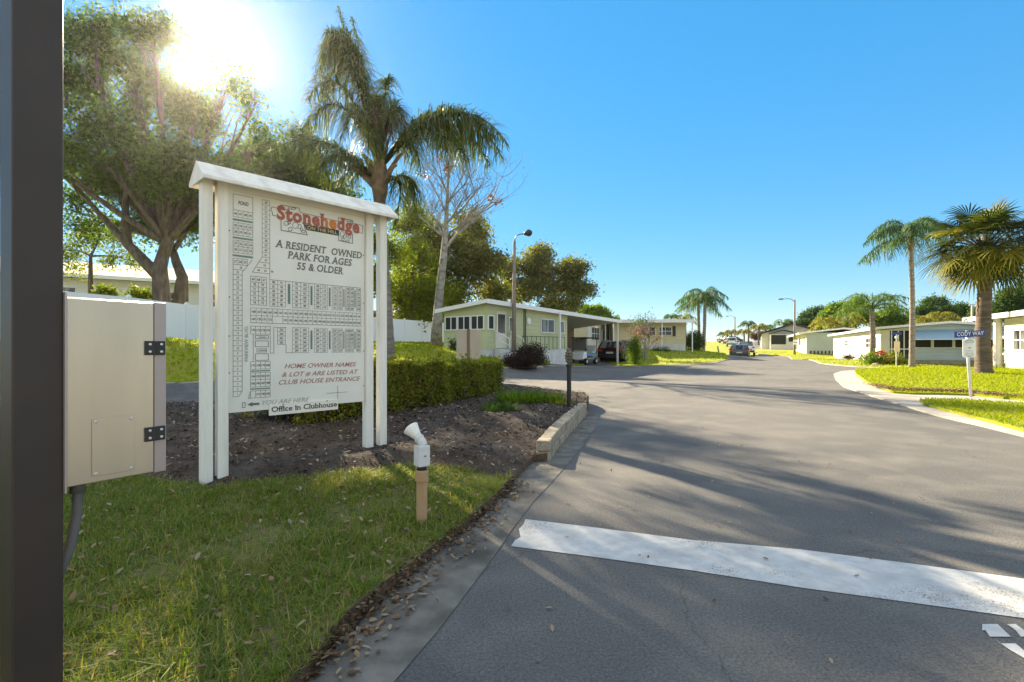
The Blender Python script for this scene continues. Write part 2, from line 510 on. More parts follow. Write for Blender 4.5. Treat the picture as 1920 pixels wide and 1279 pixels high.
sheet('bounce_slab', [(-30, -60), (34, -60), (34, -5), (14, -4.6), (-22, -4.6), (-30, -5)], 0.01, M['concrete'], 2.5)  # pale slab added out of view to bounce sunlight into the shade
def poly_dist(x, y, line):
    x, y = np.asarray(x, float), np.asarray(y, float); best = np.full(x.shape, 1e9)
    for (ax, ay), (bx, by) in zip(line, line[1:]):
        dx, dy = bx - ax, by - ay; t = np.clip(((x - ax) * dx + (y - ay) * dy) / (dx * dx + dy * dy + 1e-9), 0, 1)
        best = np.minimum(best, np.hypot(x - ax - t * dx, y - ay - t * dy))
    return best
_front = [g2(1008, 862), g2(1000, 868), g2(962, 908)] + mulch_line + [(-7.5, 5.2), (-14, 4.6)]
_back = [g2(1085, 752), g2(1040, 744), g2(985, 735), (-1.2, 14.6), (-3.5, 12.2), (-6, 9.6), (-9, 8.7), (-14, 8.0)]
def bed(x, y):
    s = lambda t: t * t * (3 - 2 * t)
    w = .66 + .34 * s(np.clip(poly_dist(x, y, wall_w) / .9, 0, 1))
    d = poly_dist(x, y, _front)
    return w * (.10 * s(np.clip(d / .30, 0, 1)) + .09 * s(np.clip((d - .7) / 1.3, 0, 1))) * s(np.clip(poly_dist(x, y, _back) / .9 + .25, 0, 1))
def lumps(a, f, s=0):
    return lambda x, y: a * (np.sin(f * x + s) * np.cos(f * 1.3 * y + 2 * s) + .6 * np.sin(2.7 * f * x + 1.9 * f * y + s))
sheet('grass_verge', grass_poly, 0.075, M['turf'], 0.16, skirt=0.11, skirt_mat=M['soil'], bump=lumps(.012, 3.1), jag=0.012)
_ml = lumps(.006, 7.3, 1)
sheet('mulch_bed', mulch_poly, 0.07, M['mulch'], 0.14, skirt=0.2, skirt_mat=M['soil'], bump=lambda x, y: _ml(x, y) + bed(x, y))
seam = [g2(*p) for p in [(738, 1290), (822, 1187), (876, 1119), (927, 1046), (961, 998), (999, 944), (1024, 918), (1060, 878), (1092, 838), (1118, 800), (1122, 786), (1104, 768)]]
gut = [(-0.75, -2.5), (-0.55, 0.9)] + seam + wall_w[::-1] + [g2(1000, 872)] + [(a - .12, b - .05) for a, b in grass_edge[::-1]] + [(-1.1, 1.4), (-1.7, 0.3), (-2.0, -2.5)]
sheet('gutter', gut, 0.005, M['gutter'], 0.3)

# --- stop bar and painted letters
def paint(name, pts, dz=0.004, n=6):
    sheet(name, [g2(*p) for p in pts], dz, M['paint'], 0.25)
bar_top = [(985, 978), (1100, 990), (1300, 1014), (1500, 1036), (1700, 1060), (1920, 1087)]
bar_bot = [(1920, 1167), (1700, 1137), (1500, 1107), (1300, 1077), (1100, 1050), (958, 1030)]
tr, br = Vector(g2(1920, 1087)), Vector(g2(1920, 1167))
dirv = (tr - Vector(g2(1500, 1036))).normalized()
ragged = [g2(972, 1000), g2(980, 990)]
sheet('stop_line', [g2(*p) for p in bar_top] + [tuple(tr + dirv * 2.2), tuple(br + dirv * 2.2)] + [g2(*p) for p in bar_bot] + [g2(966, 1018), g2(976, 1010), g2(973, 998), g2(982, 988)], 0.004, M['paint'], 0.3)
zz = lambda L: [(1800 + x / 9.2, 1140 + y / 9.2) for x, y in L]
paint('road_lettering', zz([(380, 410), (385, 375), (410, 350), (450, 331), (560, 318), (650, 320), (760, 415), (880, 515), (810, 530), (775, 560), (760, 592), (640, 585), (515, 570), (440, 490)]))
paint('road_lettering', zz([(570, 625), (690, 635), (820, 652), (960, 740), (1104, 830), (1400, 990), (1750, 1180), (1700, 1290), (1380, 1130), (1104, 960), (880, 850), (700, 735)]))
paint('road_lettering', zz([(810, 345), (960, 370), (1104, 410), (1400, 500), (1500, 560), (1420, 640), (1104, 565), (1050, 550), (960, 480)]))

# --- right side: concrete walk and lawns
outer = [(1920, 821), (1847, 802), (1755, 781), (1675, 756.5), (1627, 742), (1581, 726), (1567, 713), (1563, 702), (1578, 697), (1604, 695)]
ow = [g2(*p) for p in outer]
ext = (Vector(ow[0]) - Vector(ow[1])).normalized()
walk = [tuple(Vector(ow[0]) + ext * 14)] + ow + [(19.5, 26.4), (40, 21.5), (40, 3)]
sheet('sidewalk', walk, 0.03, M['concrete'], 0.7, skirt=0.06)
LAWN1 = [g2(*p, .05) for p in [(1605, 697), (1603, 701), (1606, 706), (1627, 719), (1675, 736.5), (1705, 738.5), (1760, 739), (1824, 741), (1920, 751)]]
LAWN1 += [(17.5, 11.2), (34, 7), (38, 18), (26, 22.6), (19, 25.2)]
l2 = [(1724, 751), (1745, 750), (1801, 750.5), (1920, 759)]
l2b = [(1920, 808), (1856, 791), (1801, 777), (1732, 759)]
LAWN2 = [g2(*p, .05) for p in l2] + [(17, 10.2), (24, 6.5), (18, 3.2)] + [g2(*p, .05) for p in l2b]
sheet('lawn', LAWN1, 0.08, M['turf_lit'], 0.6, skirt=0.08, bump=lambda x, y: 0.10 * np.clip((y - 15) / 6, 0, 1) * np.clip((26 - y) / 3, 0, 1))
sheet('lawn', LAWN2, 0.075, M['turf_lit'], 0.4, skirt=0.08)
# lawns of the houses across
LAWN3 = [g2(*p, .05) for p in [(1408, 656), (1425, 662), (1480, 668.5), (1540, 681), (1607, 687), (1678, 690)]] + [(34, 28.2), (60, 22), (80, 40), (90, 110), (62, 110)]
sheet('lawn', LAWN3, 0.06, M['turf_lit'], 1.2, skirt=0.1)
kerb = [(1403, 654), (1422, 661.6), (1478, 669), (1538, 682.3), (1605, 688.6), (1678, 692)]
kb = [g2(*p) for p in kerb] + [(34, 27.7)]
kb2 = [(x + .35, y + .25) for x, y in kb]
sheet('kerb', kb + kb2[::-1], 0.05, M['concrete'], 0.8, skirt=0.08)
# --- left: lawn slope, driveway, lawn of the yellow house
LAWN4 = [(-24, 13.4), g2(120, 724), g2(340, 720), (-5.2, 20.2), g2(850, 692), g2(945, 689.5), g2(1020, 687), (2.6, 30.4), (4.6, 32.6), (2, 45), (-5, 70), (-42, 70), (-42, 20)]
sheet('lawn', LAWN4, 0.05, M['turf_lit'], 0.8, skirt=0.08)
KB4 = [(-24, 13.2), g2(120, 726), g2(340, 722), (-5.0, 20.0), g2(850, 694), g2(945, 691.5), g2(1020, 689)]
sheet('kerb', KB4 + [(x - .2, y + .3) for x, y in KB4[::-1]], 0.03, M['concrete'], 0.8, skirt=0.05)
LAWN5 = [g2(*p, .04) for p in [(1163, 686), (1215, 685), (1299, 683.5), (1346, 678.5), (1368, 672.5), (1362, 666), (1346, 661)]] + [(40, 100), (20, 100), (6, 55), (6.8, 40)]
sheet('lawn', LAWN5, 0.06, M['turf_lit'], 0.9, skirt=0.1)
KB5 = [g2(*p) for p in [(1215, 687), (1299, 685.3), (1346, 680.3), (1370, 673.5)]]
sheet('kerb', KB5 + [(x - .1, y + .4) for x, y in KB5[::-1]], 0.04, M['concrete'], 0.8, skirt=0.06)
sheet('driveway', [g2(1045, 686), g2(1168, 686.5), (8.2, 41), (3.5, 43), (2.2, 34)], 0.02, M['asphalt'], 0.9)
sheet('gutter', [g2(1015, 688), g2(1168, 688.5), g2(1168, 687), g2(1030, 686.2)], 0.025, M['concrete'], 0.8)

# ------------------------------------------------------------------ grass blades, leaves, chips
def blades(n_try, poly, dz, h, w, mat_, name, label, seed, clump=0.0, lean=0.5, hvar=0.5, mask=None, group=None, zf=None):
    g = np.random.default_rng(seed)
    P = np.array(poly); x0, y0 = P.min(0); x1, y1 = P.max(0)
    pts = np.stack([g.uniform(x0, x1, n_try), g.uniform(y0, y1, n_try)], 1)
    if clump:
        c = np.stack([g.uniform(x0, x1, n_try // 14), g.uniform(y0, y1, n_try // 14)], 1)
        pts = c[g.integers(0, len(c), n_try)] + g.normal(0, clump, (n_try, 2))
    pts = pts[inpoly(pts, poly)]
    if mask is not None:
        pts = pts[mask(pts, g)]
    n = len(pts)
    z = HV(pts[:, 0], pts[:, 1]) + dz - 0.01
    if zf is not None: z = z + zf(pts[:, 0], pts[:, 1])
    hh = h * (1 - hvar + 2 * hvar * g.random(n)); ww = w * g.uniform(.7, 1.3, n)
    az = g.uniform(0, 2 * np.pi, n); le = lean * g.uniform(.2, 1.6, n)
    d = np.stack([np.cos(az), np.sin(az)], 1); s = np.stack([-np.sin(az), np.cos(az)], 1)
    b = np.column_stack([pts, z])
    def lev(t, k):
        off = d * (le * hh * t * t)[:, None]
        c = np.column_stack([b[:, :2] + off, b[:, 2] + hh * (t - .35 * le * t * t * .8)])
        sd = np.column_stack([s * (ww * k / 2)[:, None], np.zeros(n)])
        return c - sd, c + sd
    a0, a1 = lev(0, 1); b0, b1 = lev(.55, .8); c0, c1 = lev(1, .12)
    V = np.stack([a0, a1, b0, b1, c0, c1], 1).reshape(-1, 3)
    i = np.arange(n)[:, None] * 6
    Fs = np.concatenate([i + [0, 1, 3, 2], i + [2, 3, 5, 4]], 0)
    o = np_mesh(name, V, Fs, mat_)
    return tag(o, label, 'grass', kind='stuff')
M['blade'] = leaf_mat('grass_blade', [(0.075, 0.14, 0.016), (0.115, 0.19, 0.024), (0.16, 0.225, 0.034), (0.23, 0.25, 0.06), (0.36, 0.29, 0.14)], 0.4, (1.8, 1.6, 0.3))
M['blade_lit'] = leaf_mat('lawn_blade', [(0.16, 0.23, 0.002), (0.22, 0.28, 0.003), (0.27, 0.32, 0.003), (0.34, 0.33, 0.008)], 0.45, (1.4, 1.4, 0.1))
def patchy(p, g):
    v = np.sin(2.1 * p[:, 0] + 1.3) * np.cos(1.7 * p[:, 1] + .4) + .7 * np.sin(5.3 * p[:, 0] - 3.9 * p[:, 1]) + .4 * np.sin(11 * p[:, 0] + 7 * p[:, 1])
    near = p[:, 1] > 0.9
    return (v + g.normal(0, .7, len(p)) > -1.0) & near & (p[:, 0] > -7) & (np.abs(p[:, 0]) < 1.1 * p[:, 1] + 1.0)
zg = lumps(.012, 3.1)
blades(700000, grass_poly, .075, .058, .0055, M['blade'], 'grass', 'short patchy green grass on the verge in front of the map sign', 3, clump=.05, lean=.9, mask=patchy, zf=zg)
M['tuft'] = leaf_mat('coarse_blade', [(0.07, 0.13, 0.014), (0.11, 0.17, 0.022), (0.17, 0.20, 0.04), (0.30, 0.25, 0.12)], 0.4, (1.5, 1.5, 0.3))
def tufty(p, g):
    v = np.sin(3.3 * p[:, 0] + .5) * np.cos(2.9 * p[:, 1] + 1.4) + .6 * np.sin(7.1 * p[:, 0] + 5.2 * p[:, 1])
    return (v + g.normal(0, .35, len(p)) > .45) & (p[:, 1] > .9) & (p[:, 0] > -6) & (np.abs(p[:, 0]) < 1.1 * p[:, 1] + 1.0)
blades(80000, grass_poly, .075, .085, .0075, M['tuft'], 'grass', 'coarser pale tufts standing up in the verge grass', 13, clump=.03, lean=1.1, mask=tufty, zf=zg)
l1z = lambda x, y: 0.10 * np.clip((y - 15) / 6, 0, 1) * np.clip((26 - y) / 3, 0, 1)
cone = lambda p, g: (p[:, 0] < 1.12 * p[:, 1] + 2)
blades(230000, LAWN1, .08, .06, .020, M['blade_lit'], 'grass', 'sunlit yellow green lawn around the cabbage palm', 4, lean=.9, mask=cone, zf=l1z)
blades(90000, LAWN2, .075, .06, .014, M['blade_lit'], 'grass', 'sunlit strip of lawn between the walk and the kerb', 5, lean=.9, mask=cone)
hill_mask = lambda p, g: (p[:, 1] < 45) & (p[:, 0] > -24)
blades(200000, LAWN4, .05, .11, .035, M['blade_lit'], 'grass', 'lawn slope below the white fence and the green house', 6, lean=.9, mask=hill_mask)
blades(60000, LAWN5, .06, .10, .05, M['blade_lit'], 'grass', 'lawn in front of the pale yellow house', 7, lean=.9, mask=lambda p, g: p[:, 1] < 60)
blades(110000, LAWN3, .06, .10, .045, M['blade_lit'], 'grass', 'lawn in front of the white house with the blue awning', 8, lean=.9, mask=lambda p, g: (p[:, 1] < 70) & (p[:, 0] < 48))

def flat_leaves(n, region, dz, size, mat_, name, label, seed, curl=.35, aspect=.45, cat='leaves'):
    """fallen leaves: pointed ovals lying on the ground, their edges curled up"""
    g = np.random.default_rng(seed)
    pts = region(n, g)
    n = len(pts)
    z = HV(pts[:, 0], pts[:, 1]) + (dz(pts, g) if callable(dz) else dz)
    az = g.uniform(0, 2 * np.pi, n); L = size * g.uniform(.5, 1.5, n); W = L * aspect * g.uniform(.7, 1.3, n)
    ti = g.normal(0, .35, n); cu = curl * g.uniform(.2, 1.5, n)
    d = np.stack([np.cos(az) * np.cos(ti), np.sin(az) * np.cos(ti), np.sin(ti)], 1)
    s = np.stack([-np.sin(az), np.cos(az), g.normal(0, .25, n)], 1)
    up = np.array([0, 0, 1.0])
    c = np.column_stack([pts, z])
    V = []
    for t, k, u in [(-.5, 0, .5), (-.2, 1, .1), (-.2, 0, -.1), (-.2, -1, .1), (.2, .9, .1), (.2, 0, -.1), (.2, -.9, .1), (.5, 0, .5)]:
        V.append(c + d * (L * t)[:, None] + s * (W * k / 2)[:, None] + up * (cu * L * (u * .3 + (abs(k) > 0) * .3))[:, None])
    V = np.stack(V, 1).reshape(-1, 3)
    i = np.arange(n)[:, None] * 8
    Fs = np.concatenate([i + [1, 2, 5, 4], i + [2, 3, 6, 5], i + [0, 2, 1, 1], i + [0, 3, 2, 2], i + [7, 4, 5, 5], i + [7, 5, 6, 6]], 0)
    q = Fs[:2 * n]
    t3 = Fs[2 * n:][:, :3]
    T = np.concatenate([q[:, [0, 1, 2]], q[:, [0, 2, 3]], t3], 0)
    return tag(np_mesh(name, V, T, mat_), label, cat, kind='stuff')
M['dry_leaf'] = leaf_mat('dry_leaf', [(0.10, 0.055, 0.028), (0.20, 0.12, 0.06), (0.30, 0.21, 0.12), (0.36, 0.29, 0.20), (0.16, 0.11, 0.075)], 0.2, (1.2, 1, .7), 0.6)
M['chip'] = leaf_mat('bark_chip', [(0.02, 0.013, 0.009), (0.045, 0.030, 0.021), (0.085, 0.058, 0.041), (0.15, 0.11, 0.08), (0.38, 0.32, 0.26)], 0.05, (1, 1, 1), 0.8)
M['crumb'] = leaf_mat('soil_crumb', [(0.045, 0.026, 0.014), (0.09, 0.054, 0.03), (0.14, 0.09, 0.05), (0.24, 0.17, 0.10)], 0.05, (1, 1, 1), 0.9)
def in_poly_region(poly, lim=None):
    def f(n, g):
        P = np.array(poly); x0, y0 = P.min(0); x1, y1 = P.max(0)
        p = np.stack([g.uniform(x0, x1, n), g.uniform(y0, y1, n)], 1)
        p = p[inpoly(p, poly)]
        return p[lim(p)] if lim else p
    return f
edge_line = np.array([(-1.1, 1.2)] + grass_edge)
def along_edge(spread, bias=0.0):
    def f(n, g):
        k = g.integers(0, len(edge_line) - 1, n); t = g.random(n)[:, None]
        p = edge_line[k] * (1 - t) + edge_line[k + 1] * t
        return p + np.stack([g.normal(bias, spread, n), g.normal(0, spread, n)], 1)
    return f
near_grass = lambda p: (p[:, 1] < 6) & (p[:, 1] > .9) & (p[:, 0] > -4)
flat_leaves(11000, in_poly_region(grass_poly, near_grass), lambda p, g: .082 + zg(p[:, 0], p[:, 1]) + g.uniform(.0, .045, len(p)), .036, M['dry_leaf'], 'fallen_leaves', 'dry brown leaves lying in the verge grass', 21)
flat_leaves(420, along_edge(.07, .08), .014, .036, M['dry_leaf'], 'fallen_leaves', 'dry leaves drifted along the grass edge in the gutter', 22)
flat_leaves(150, in_poly_region([(-.4, 1.9), (1.6, 1.9), (3.6, 4), (3, 8), (0.9, 8), (0.1, 5)]), .010, .028, M['dry_leaf'], 'fallen_leaves', 'a few stray leaves on the asphalt', 23)
mz = lambda x, y: _ml(x, y) + bed(x, y)
def clear_of_posts(p):
    return (p[:, 1] < 13) & (p[:, 0] > -9)
flat_leaves(40000, in_poly_region(mulch_poly, clear_of_posts), lambda p, g: .074 + mz(p[:, 0], p[:, 1]) + g.uniform(0, .022, len(p)), .046, M['chip'], 'mulch_chips', 'dark bark chips covering the planting bed under the map sign', 24, curl=.2, aspect=.35, cat='mulch')
flat_leaves(2600, along_edge(.03, -.015), lambda p, g: g.uniform(.0, .08, len(p)), .026, M['crumb'], 'soil_crumbs', 'crumbly brown soil and bits along the cut grass edge', 25, curl=.2, cat='soil')

_lw = np.array([g2(*p) for p in [(1640, 729), (1690, 739), (1760, 741), (1824, 743), (1920, 753)]])
def lawn_rim(n, g):
    k = g.integers(0, len(_lw) - 1, n); t = g.random(n)[:, None]
    return _lw[k] * (1 - t) + _lw[k + 1] * t + np.stack([g.normal(0, .10, n), np.abs(g.normal(0, .22, n))], 1)
flat_leaves(2600, lawn_rim, lambda p, g: g.uniform(.09, .15, len(p)), .05, M['dry_leaf'], 'dry_thatch', 'brown dry thatch along the lower edge of the corner lawn', 26, cat='thatch')
# ------------------------------------------------------------------ map sign
SB = Vector((-2.69, 4.86, 0)); SD = Vector((.687, .727, 0)).normalized(); SN = Vector((SD.y, -SD.x, 0))
sign_z = 0.07
sign = thing('community_sign', 'tall white roofed sign board with a printed lot map on paired posts', 'sign', (SB.x * .93, SB.y * .93, CAMH + .93 * (sign_z - CAMH)), math.atan2(SD.y, SD.x))
sign.scale = (.93, .93, .93)
# local frame: x along the board, y away from the viewer, z up
lz = lambda z: z - sign_z
for t0, t1, b in [(-.238, -.145, 0), (-.106, -.014, 0), (1.438, 1.530, 0), (1.618, 1.710, 0)]:
    MB().box(t0, t1, -.046, .046, lz(-.4), lz(2.83)).build('post', M['white'], sign, bevel=.004)
BZ0, BZ1, BW0, BW1 = .62, 2.825, -.010, 1.434
M['board'] = mat('sign_board', (0.80, 0.765, 0.65), 0.42, (0.72, 0.69, 0.585), 1.6, col3=(0.79, 0.76, 0.67), scale3=2.5)
board = MB().box(BW0, BW1, -.012, .012, lz(BZ0), lz(BZ1)).build('board', M['board'], sign, bevel=.002)
rb = MB()
hw, z0, z1 = .215, 2.775, 2.945
prof = [(-hw, z0), (-hw, z0 - .03), (-hw + .025, z0 - .03), (-hw + .025, z0 - .012), (0, z1 - .03), (hw - .025, z0 - .012), (hw - .025, z0 - .03), (hw, z0 - .03), (hw, z0), (0, z1)]
rb.prism(prof, lambda u, v, k: (-.275 if k == 0 else 1.755, u, lz(v)))
rb.build('roof', M['white'], sign, bevel=.003)
for a_, b_ in ((-.268, -.245), (1.725, 1.748)):
    MB().prism([(-hw + .022, z0 - .026), (hw - .022, z0 - .026), (hw - .022, z0 - .012), (0, z1 - .026), (-hw + .022, z0 - .012)], lambda u, v, k: (a_ if k == 0 else b_, u, lz(v))).build('gable', M['white'], sign)
MB().box(-.13, 1.70, .02, .06, lz(2.76), lz(2.88)).build('header', M['white'], sign, bevel=.003)
pq = MB().box(.364, 1.10, -.026, -.012, lz(.56), lz(.672)).build('hanging_plaque', mat('plaque', (0.84, 0.79, 0.66), .5, (.78, .73, .6), 4), sign, bevel=.002)

_glyph = {}
def text_mesh(txt, size, shear=0.0, bold=0.0, serif=0.0, spacing=1.0, wscale=1.0, align='CENTER'):
    """verts, faces of a line of lettering in its own plane, standing on y = 0"""
    key = (txt, size, shear, bold, serif, spacing, wscale, align)
    if key in _glyph: return _glyph[key]
    cu = bpy.data.curves.new('lettering', 'FONT')
    cu.body = txt; cu.size = size; cu.shear = 0; cu.offset = bold * size; cu.align_x = align
    cu.space_character = spacing; cu.resolution_u = 3
    ob = bpy.data.objects.new('lettering', cu)
    COL.objects.link(ob)
    dg = bpy.context.evaluated_depsgraph_get()
    me = bpy.data.meshes.new_from_object(ob.evaluated_get(dg))
    vs = [(v.co.x, v.co.y) for v in me.vertices]; fs = [tuple(p.vertices) for p in me.polygons]
    if serif:
        cnt = {}
        for f in fs:
            for i in range(len(f)):
                k = tuple(sorted((f[i], f[(i + 1) % len(f)]))); cnt[k] = cnt.get(k, 0) + 1
        cap = .69 * size; xh = .51 * size
        for (i, j), c in cnt.items():
            if c != 1: continue
            (xa, ya), (xb, yb) = vs[i], vs[j]
            if abs(ya - yb) < .01 * size and .03 * size < abs(xa - xb) < .26 * size:
                tgt = [t for t in (0, cap, xh) if abs(ya - t) < .05 * size]
                if tgt:
                    a, b = min(xa, xb) - serif * size, max(xa, xb) + serif * size
                    y0, y1 = (ya, ya + .055 * size) if tgt[0] == 0 else (ya - .055 * size, ya)
                    o = len(vs); vs += [(a, y0), (b, y0), (b, y1), (a, y1)]; fs.append((o, o + 1, o + 2, o + 3))
    vs = [(x * wscale + shear * y, y) for x, y in vs]
    bpy.data.objects.remove(ob); bpy.data.curves.remove(cu); bpy.data.meshes.remove(me)
    _glyph[key] = (vs, fs)
    return vs, fs

# homography from photo pixels to the board (u across, v up, both in metres on the board)
def homog(src, dst):
    A = []
    for (x, y), (u, v) in zip(src, dst):
        A.append([x, y, 1, 0, 0, 0, -u * x, -u * y, -u]); A.append([0, 0, 0, x, y, 1, -v * x, -v * y, -v])
    _, _, Vt = np.linalg.svd(np.array(A, float))
    return Vt[-1].reshape(3, 3)
_Hm = homog([(426.5, 341), (689, 402), (426.5, 773.5), (687, 753.5)], [(BW0, 2.81), (BW1, 2.81), (BW0, BZ0), (BW1, BZ0)])
def bu(px, py):
    w = _Hm @ np.array([px, py, 1.0]); return w[0] / w[2], w[1] / w[2]
def flat(mb, vs, fs, ox, oz, depth, mi=0, rot=0.0):
    c, s = math.cos(rot), math.sin(rot)
    mb.add([(ox + c * x - s * y, depth, lz(oz + s * x + c * y)) for x, y in vs], fs, mi)
FD = -.0150            # lettering stands 3 mm off the board
ink = mat('black_ink', (0.035, 0.037, 0.034), 0.6)
ink_g = mat('grey_green_ink', (0.155, 0.155, 0.135), 0.6)
red = mat('faded_red_ink', (0.42, 0.125, 0.08), 0.6); orange = mat('faded_orange_ink', (0.62, 0.20, 0.03), 0.6)
pink = mat('sun_faded_red_ink', (0.42, 0.20, 0.17), 0.6); pale = mat('sun_faded_grey_ink', (0.40, 0.38, 0.34), 0.6)
green = mat('faded_green_ink', (0.20, 0.29, 0.22), 0.6)
yellow = mat('faded_yellow_ink', (0.70, 0.52, 0.20), 0.6)
def line(mb, a, b, w=.004, mi=0, d=FD):
    a, b = Vector(a), Vector(b); t = (b - a).normalized(); n = Vector((-t.y, t.x)) * w / 2
    a = a - t * w * .45; b = b + t * w * .45
    mb.add([(p.x, d, lz(p.y)) for p in (a - n, b - n, b + n, a + n)], [(0, 1, 2, 3)], mi)
def poly_line(mb, pts, w=.004, mi=0, close=True, d=FD):
    for i in range(len(pts) if close else len(pts) - 1): line(mb, pts[i], pts[(i + 1) % len(pts)], w, mi, d)
def fit_text(mb, txt, u0, u1, v0, v1, mi=0, d=FD, **k):
    vs, fs = text_mesh(txt, 1.0, **k)
    xs = [a for a, _ in vs]; ys = [b for _, b in vs]
    hgt = .69 if any(c.isalnum() for c in txt) else max(ys)
    sx = (u1 - u0) / (max(xs) - min(xs)); sy = (v1 - v0) / hgt
    flat(mb, [((x - min(xs)) * sx, y * sy) for x, y in vs], fs, u0, v0, d, mi)

mapm = MB(); num = MB()
NUMH = .021
def number(txt, u, v, h=NUMH, rot=0.0, mi=0):
    vs, fs = text_mesh(str(txt), 1.0, bold=.008)
    s = h / .69
    vv = [(x * s * .82, (y - .345) * s) for x, y in vs]
    c_, s_ = math.cos(rot), math.sin(rot)
    num.add([(u + c_ * x - s_ * y, FD, lz(v + s_ * x + c_ * y)) for x, y in vv], fs, mi)
def cells(u0, u1, v0, v1, nu, nv, labels, h=None, w=.0035):
    for i in range(nu + 1): line(mapm, (u0 + (u1 - u0) * i / nu, v0), (u0 + (u1 - u0) * i / nu, v1), w)
    for j in range(nv + 1): line(mapm, (u0, v0 + (v1 - v0) * j / nv), (u1, v0 + (v1 - v0) * j / nv), w)
    hh = h or min(NUMH * 1.1, (v1 - v0) / nv * .55)
    for k, t in enumerate(labels):
        if t is None: continue
        i, j = k % nu, k // nu
        number(t, u0 + (u1 - u0) * (i + .5) / nu, v1 - (v1 - v0) * (j + .5) / nv, hh)
def street_name(u0, u1, v0, v1, vertical=False):
    n = 7
    for k in range(n):
        if vertical:
            a, b = v0 + (v1 - v0) * (k + .15) / n, v0 + (v1 - v0) * (k + .8) / n; line(mapm, ((u0 + u1) / 2, a), ((u0 + u1) / 2, b), (u1 - u0) * .35, 1)
        else:
            a, b = u0 + (u1 - u0) * (k + .15) / n, u0 + (u1 - u0) * (k + .8) / n; line(mapm, (a, (v0 + v1) / 2), (b, (v0 + v1) / 2), (v1 - v0) * .35, 1)
ZB = lambda x, y: bu(420 + x / 6.093, 350 + y / 6.093)     # zoomed view used to read the map
ZC = lambda x, y: bu(420 + x / 5.564, 560 + y / 5.564)
ZD = lambda x, y: bu(540 + x / 7.106, 500 + y / 7.106)
uL = ZB(100, 85)[0]; uR = ZB(332, 150)[0]
vs_ = [ZB(100, y)[1] for y in (85, 265, 345, 408, 475, 553, 613, 680, 755, 820, 890)]
top = vs_[0]
poly_line(mapm, [(uL, vs_[0]), (uR, vs_[0]), (uR, vs_[1]), (uL, vs_[1])])
fit_text(num, 'POND', uL + .045, uR - .04, (vs_[0] + vs_[1]) / 2 - .018, (vs_[0] + vs_[1]) / 2 + .018, bold=.012, shear=.2)
cells(uL, uR, vs_[2], vs_[1], 4, 1, [46, 47, 48, 49]); street_name(uL, uR, vs_[3], vs_[2])
cells(uL, uR, vs_[4], vs_[3], 4, 1, [45, 44, 43, 42]); cells(uL, uR, vs_[5], vs_[4], 4, 1, [38, 39, 40, 41]); street_name(uL, uR, vs_[6], vs_[5])
cells(uL, uR, vs_[7], vs_[6], 4, 1, [37, 36, 35, 34]); cells(uL, uR, vs_[8], vs_[7], 4, 1, [30, 31, 32, 33]); street_name(uL, uR, vs_[9], vs_[8])
um = (uL + uR) / 2 - .008
v27 = vs_[9]; v25 = ZB(205, 985)[1]; vbot = ZC(90, 1020)[1]
cells(uL, uL + (uR - uL) * .72, vs_[10], vs_[9], 3, 1, [27, 28, 29])
line(mapm, (uR - .005, v27), (um, v25))
line(mapm, (um, v25), (um, vbot + .05)); line(mapm, (um, vbot + .05), (um - .03, vbot)); line(mapm, (um - .03, vbot), (uL, vbot)); line(mapm, (uL, vbot), (uL, v27))
n26 = (vs_[10] - vbot) / 26
for k in range(26):
    v = vs_[10] - n26 * k
    line(mapm, (uL, v), (um if v < v25 else um + (v - v25) * .6, v)); number(26 - k, (uL + um) / 2 + (.03 if k == 0 else 0), v - n26 / 2)
# strip 50 to 66
ua, ub = ZB(443, 160)[0], ZB(532, 180)[0]; vt, vb, vc = ZB(490, 170)[1], ZB(445, 815)[1], ZB(325, 985)[1]
cells(ua, ub, vb, vt, 1, 12, list(range(50, 62)))
uc = ZB(325, 985)[0]
line(mapm, (ua, vb), (uc, vc)); line(mapm, (uc, vc), (ub, vc)); line(mapm, (ub, vb), (ub, vc))
for k, t in enumerate([62, 63]):
    v = vb - (vb - vc) * (k + 1) / 3; line(mapm, (ua - (k + 1) * (ua - uc) / 3, v), (ub, v)); number(t, (ua + ub) / 2 - .012 * k, v + (vb - vc) / 6)
for k, t in enumerate([64, 65, 66]): number(t, uc + .06 + k * .065, vc + (vb - vc) / 6)
u0g = ub; vg0 = ZB(535, 1075)[1]
line(mapm, (ub, vc), (ub, vg0))
# blocks 67 to 79 and the columns 80 onward
ud, ue = ZB(305, 1030)[0], ZB(492, 1050)[0]; vd, ve = ZB(400, 1038)[1], ZB(400, 1105)[1]
vf = ZC(280, 68)[1]
cells(ud, ue, ve, vd, 3, 1, [69, 68, 67]); cells(ud, ue, vf, ve, 2, 5, [70, 79, 71, 78, 72, 77, 73, 76, 74, 75])
u_end = ZD(1000, 330)[0]; vtop = vg0; vcol = ZD(20, 555)[1]
W_ = (u_end - u0g)
pat = [(0, .155, 80), (.255, .41, 92), (.49, .63, 104), (.70, .82, 116)]
pat = [(0.0, .16), (.235, .42), (.47, .635), (.665, .80), (.835, .955)]
n0 = 80
line(mapm, (u0g, vtop), (u_end, vtop))
pat = [(.0, .155), (.225, .395), (.455, .60), (.655, .775), (.81, .91)]
def colset(v0, v1, start, step):
    n = start
    for a, b in pat:
        rows = 6
        cells(u0g + W_ * a, u0g + W_ * b, v0, v1, 2, rows, [x for r in range(rows) for x in (n + step * r, n + step * (2 * rows - 1 - r))], h=.023, w=.003); n += step * 12
    cells(u0g + W_ * .945, u_end, v0, v1, 1, 6, [n + step * r for r in range(6)], h=.023, w=.003)
    for (a, b), (a2, _) in zip(pat, pat[1:] + [(.945, 1)]): street_name(u0g + W_ * b, u0g + W_ * a2, v0 + .04, v1 - .03, True)
colset(vcol, vtop, 80, 1)
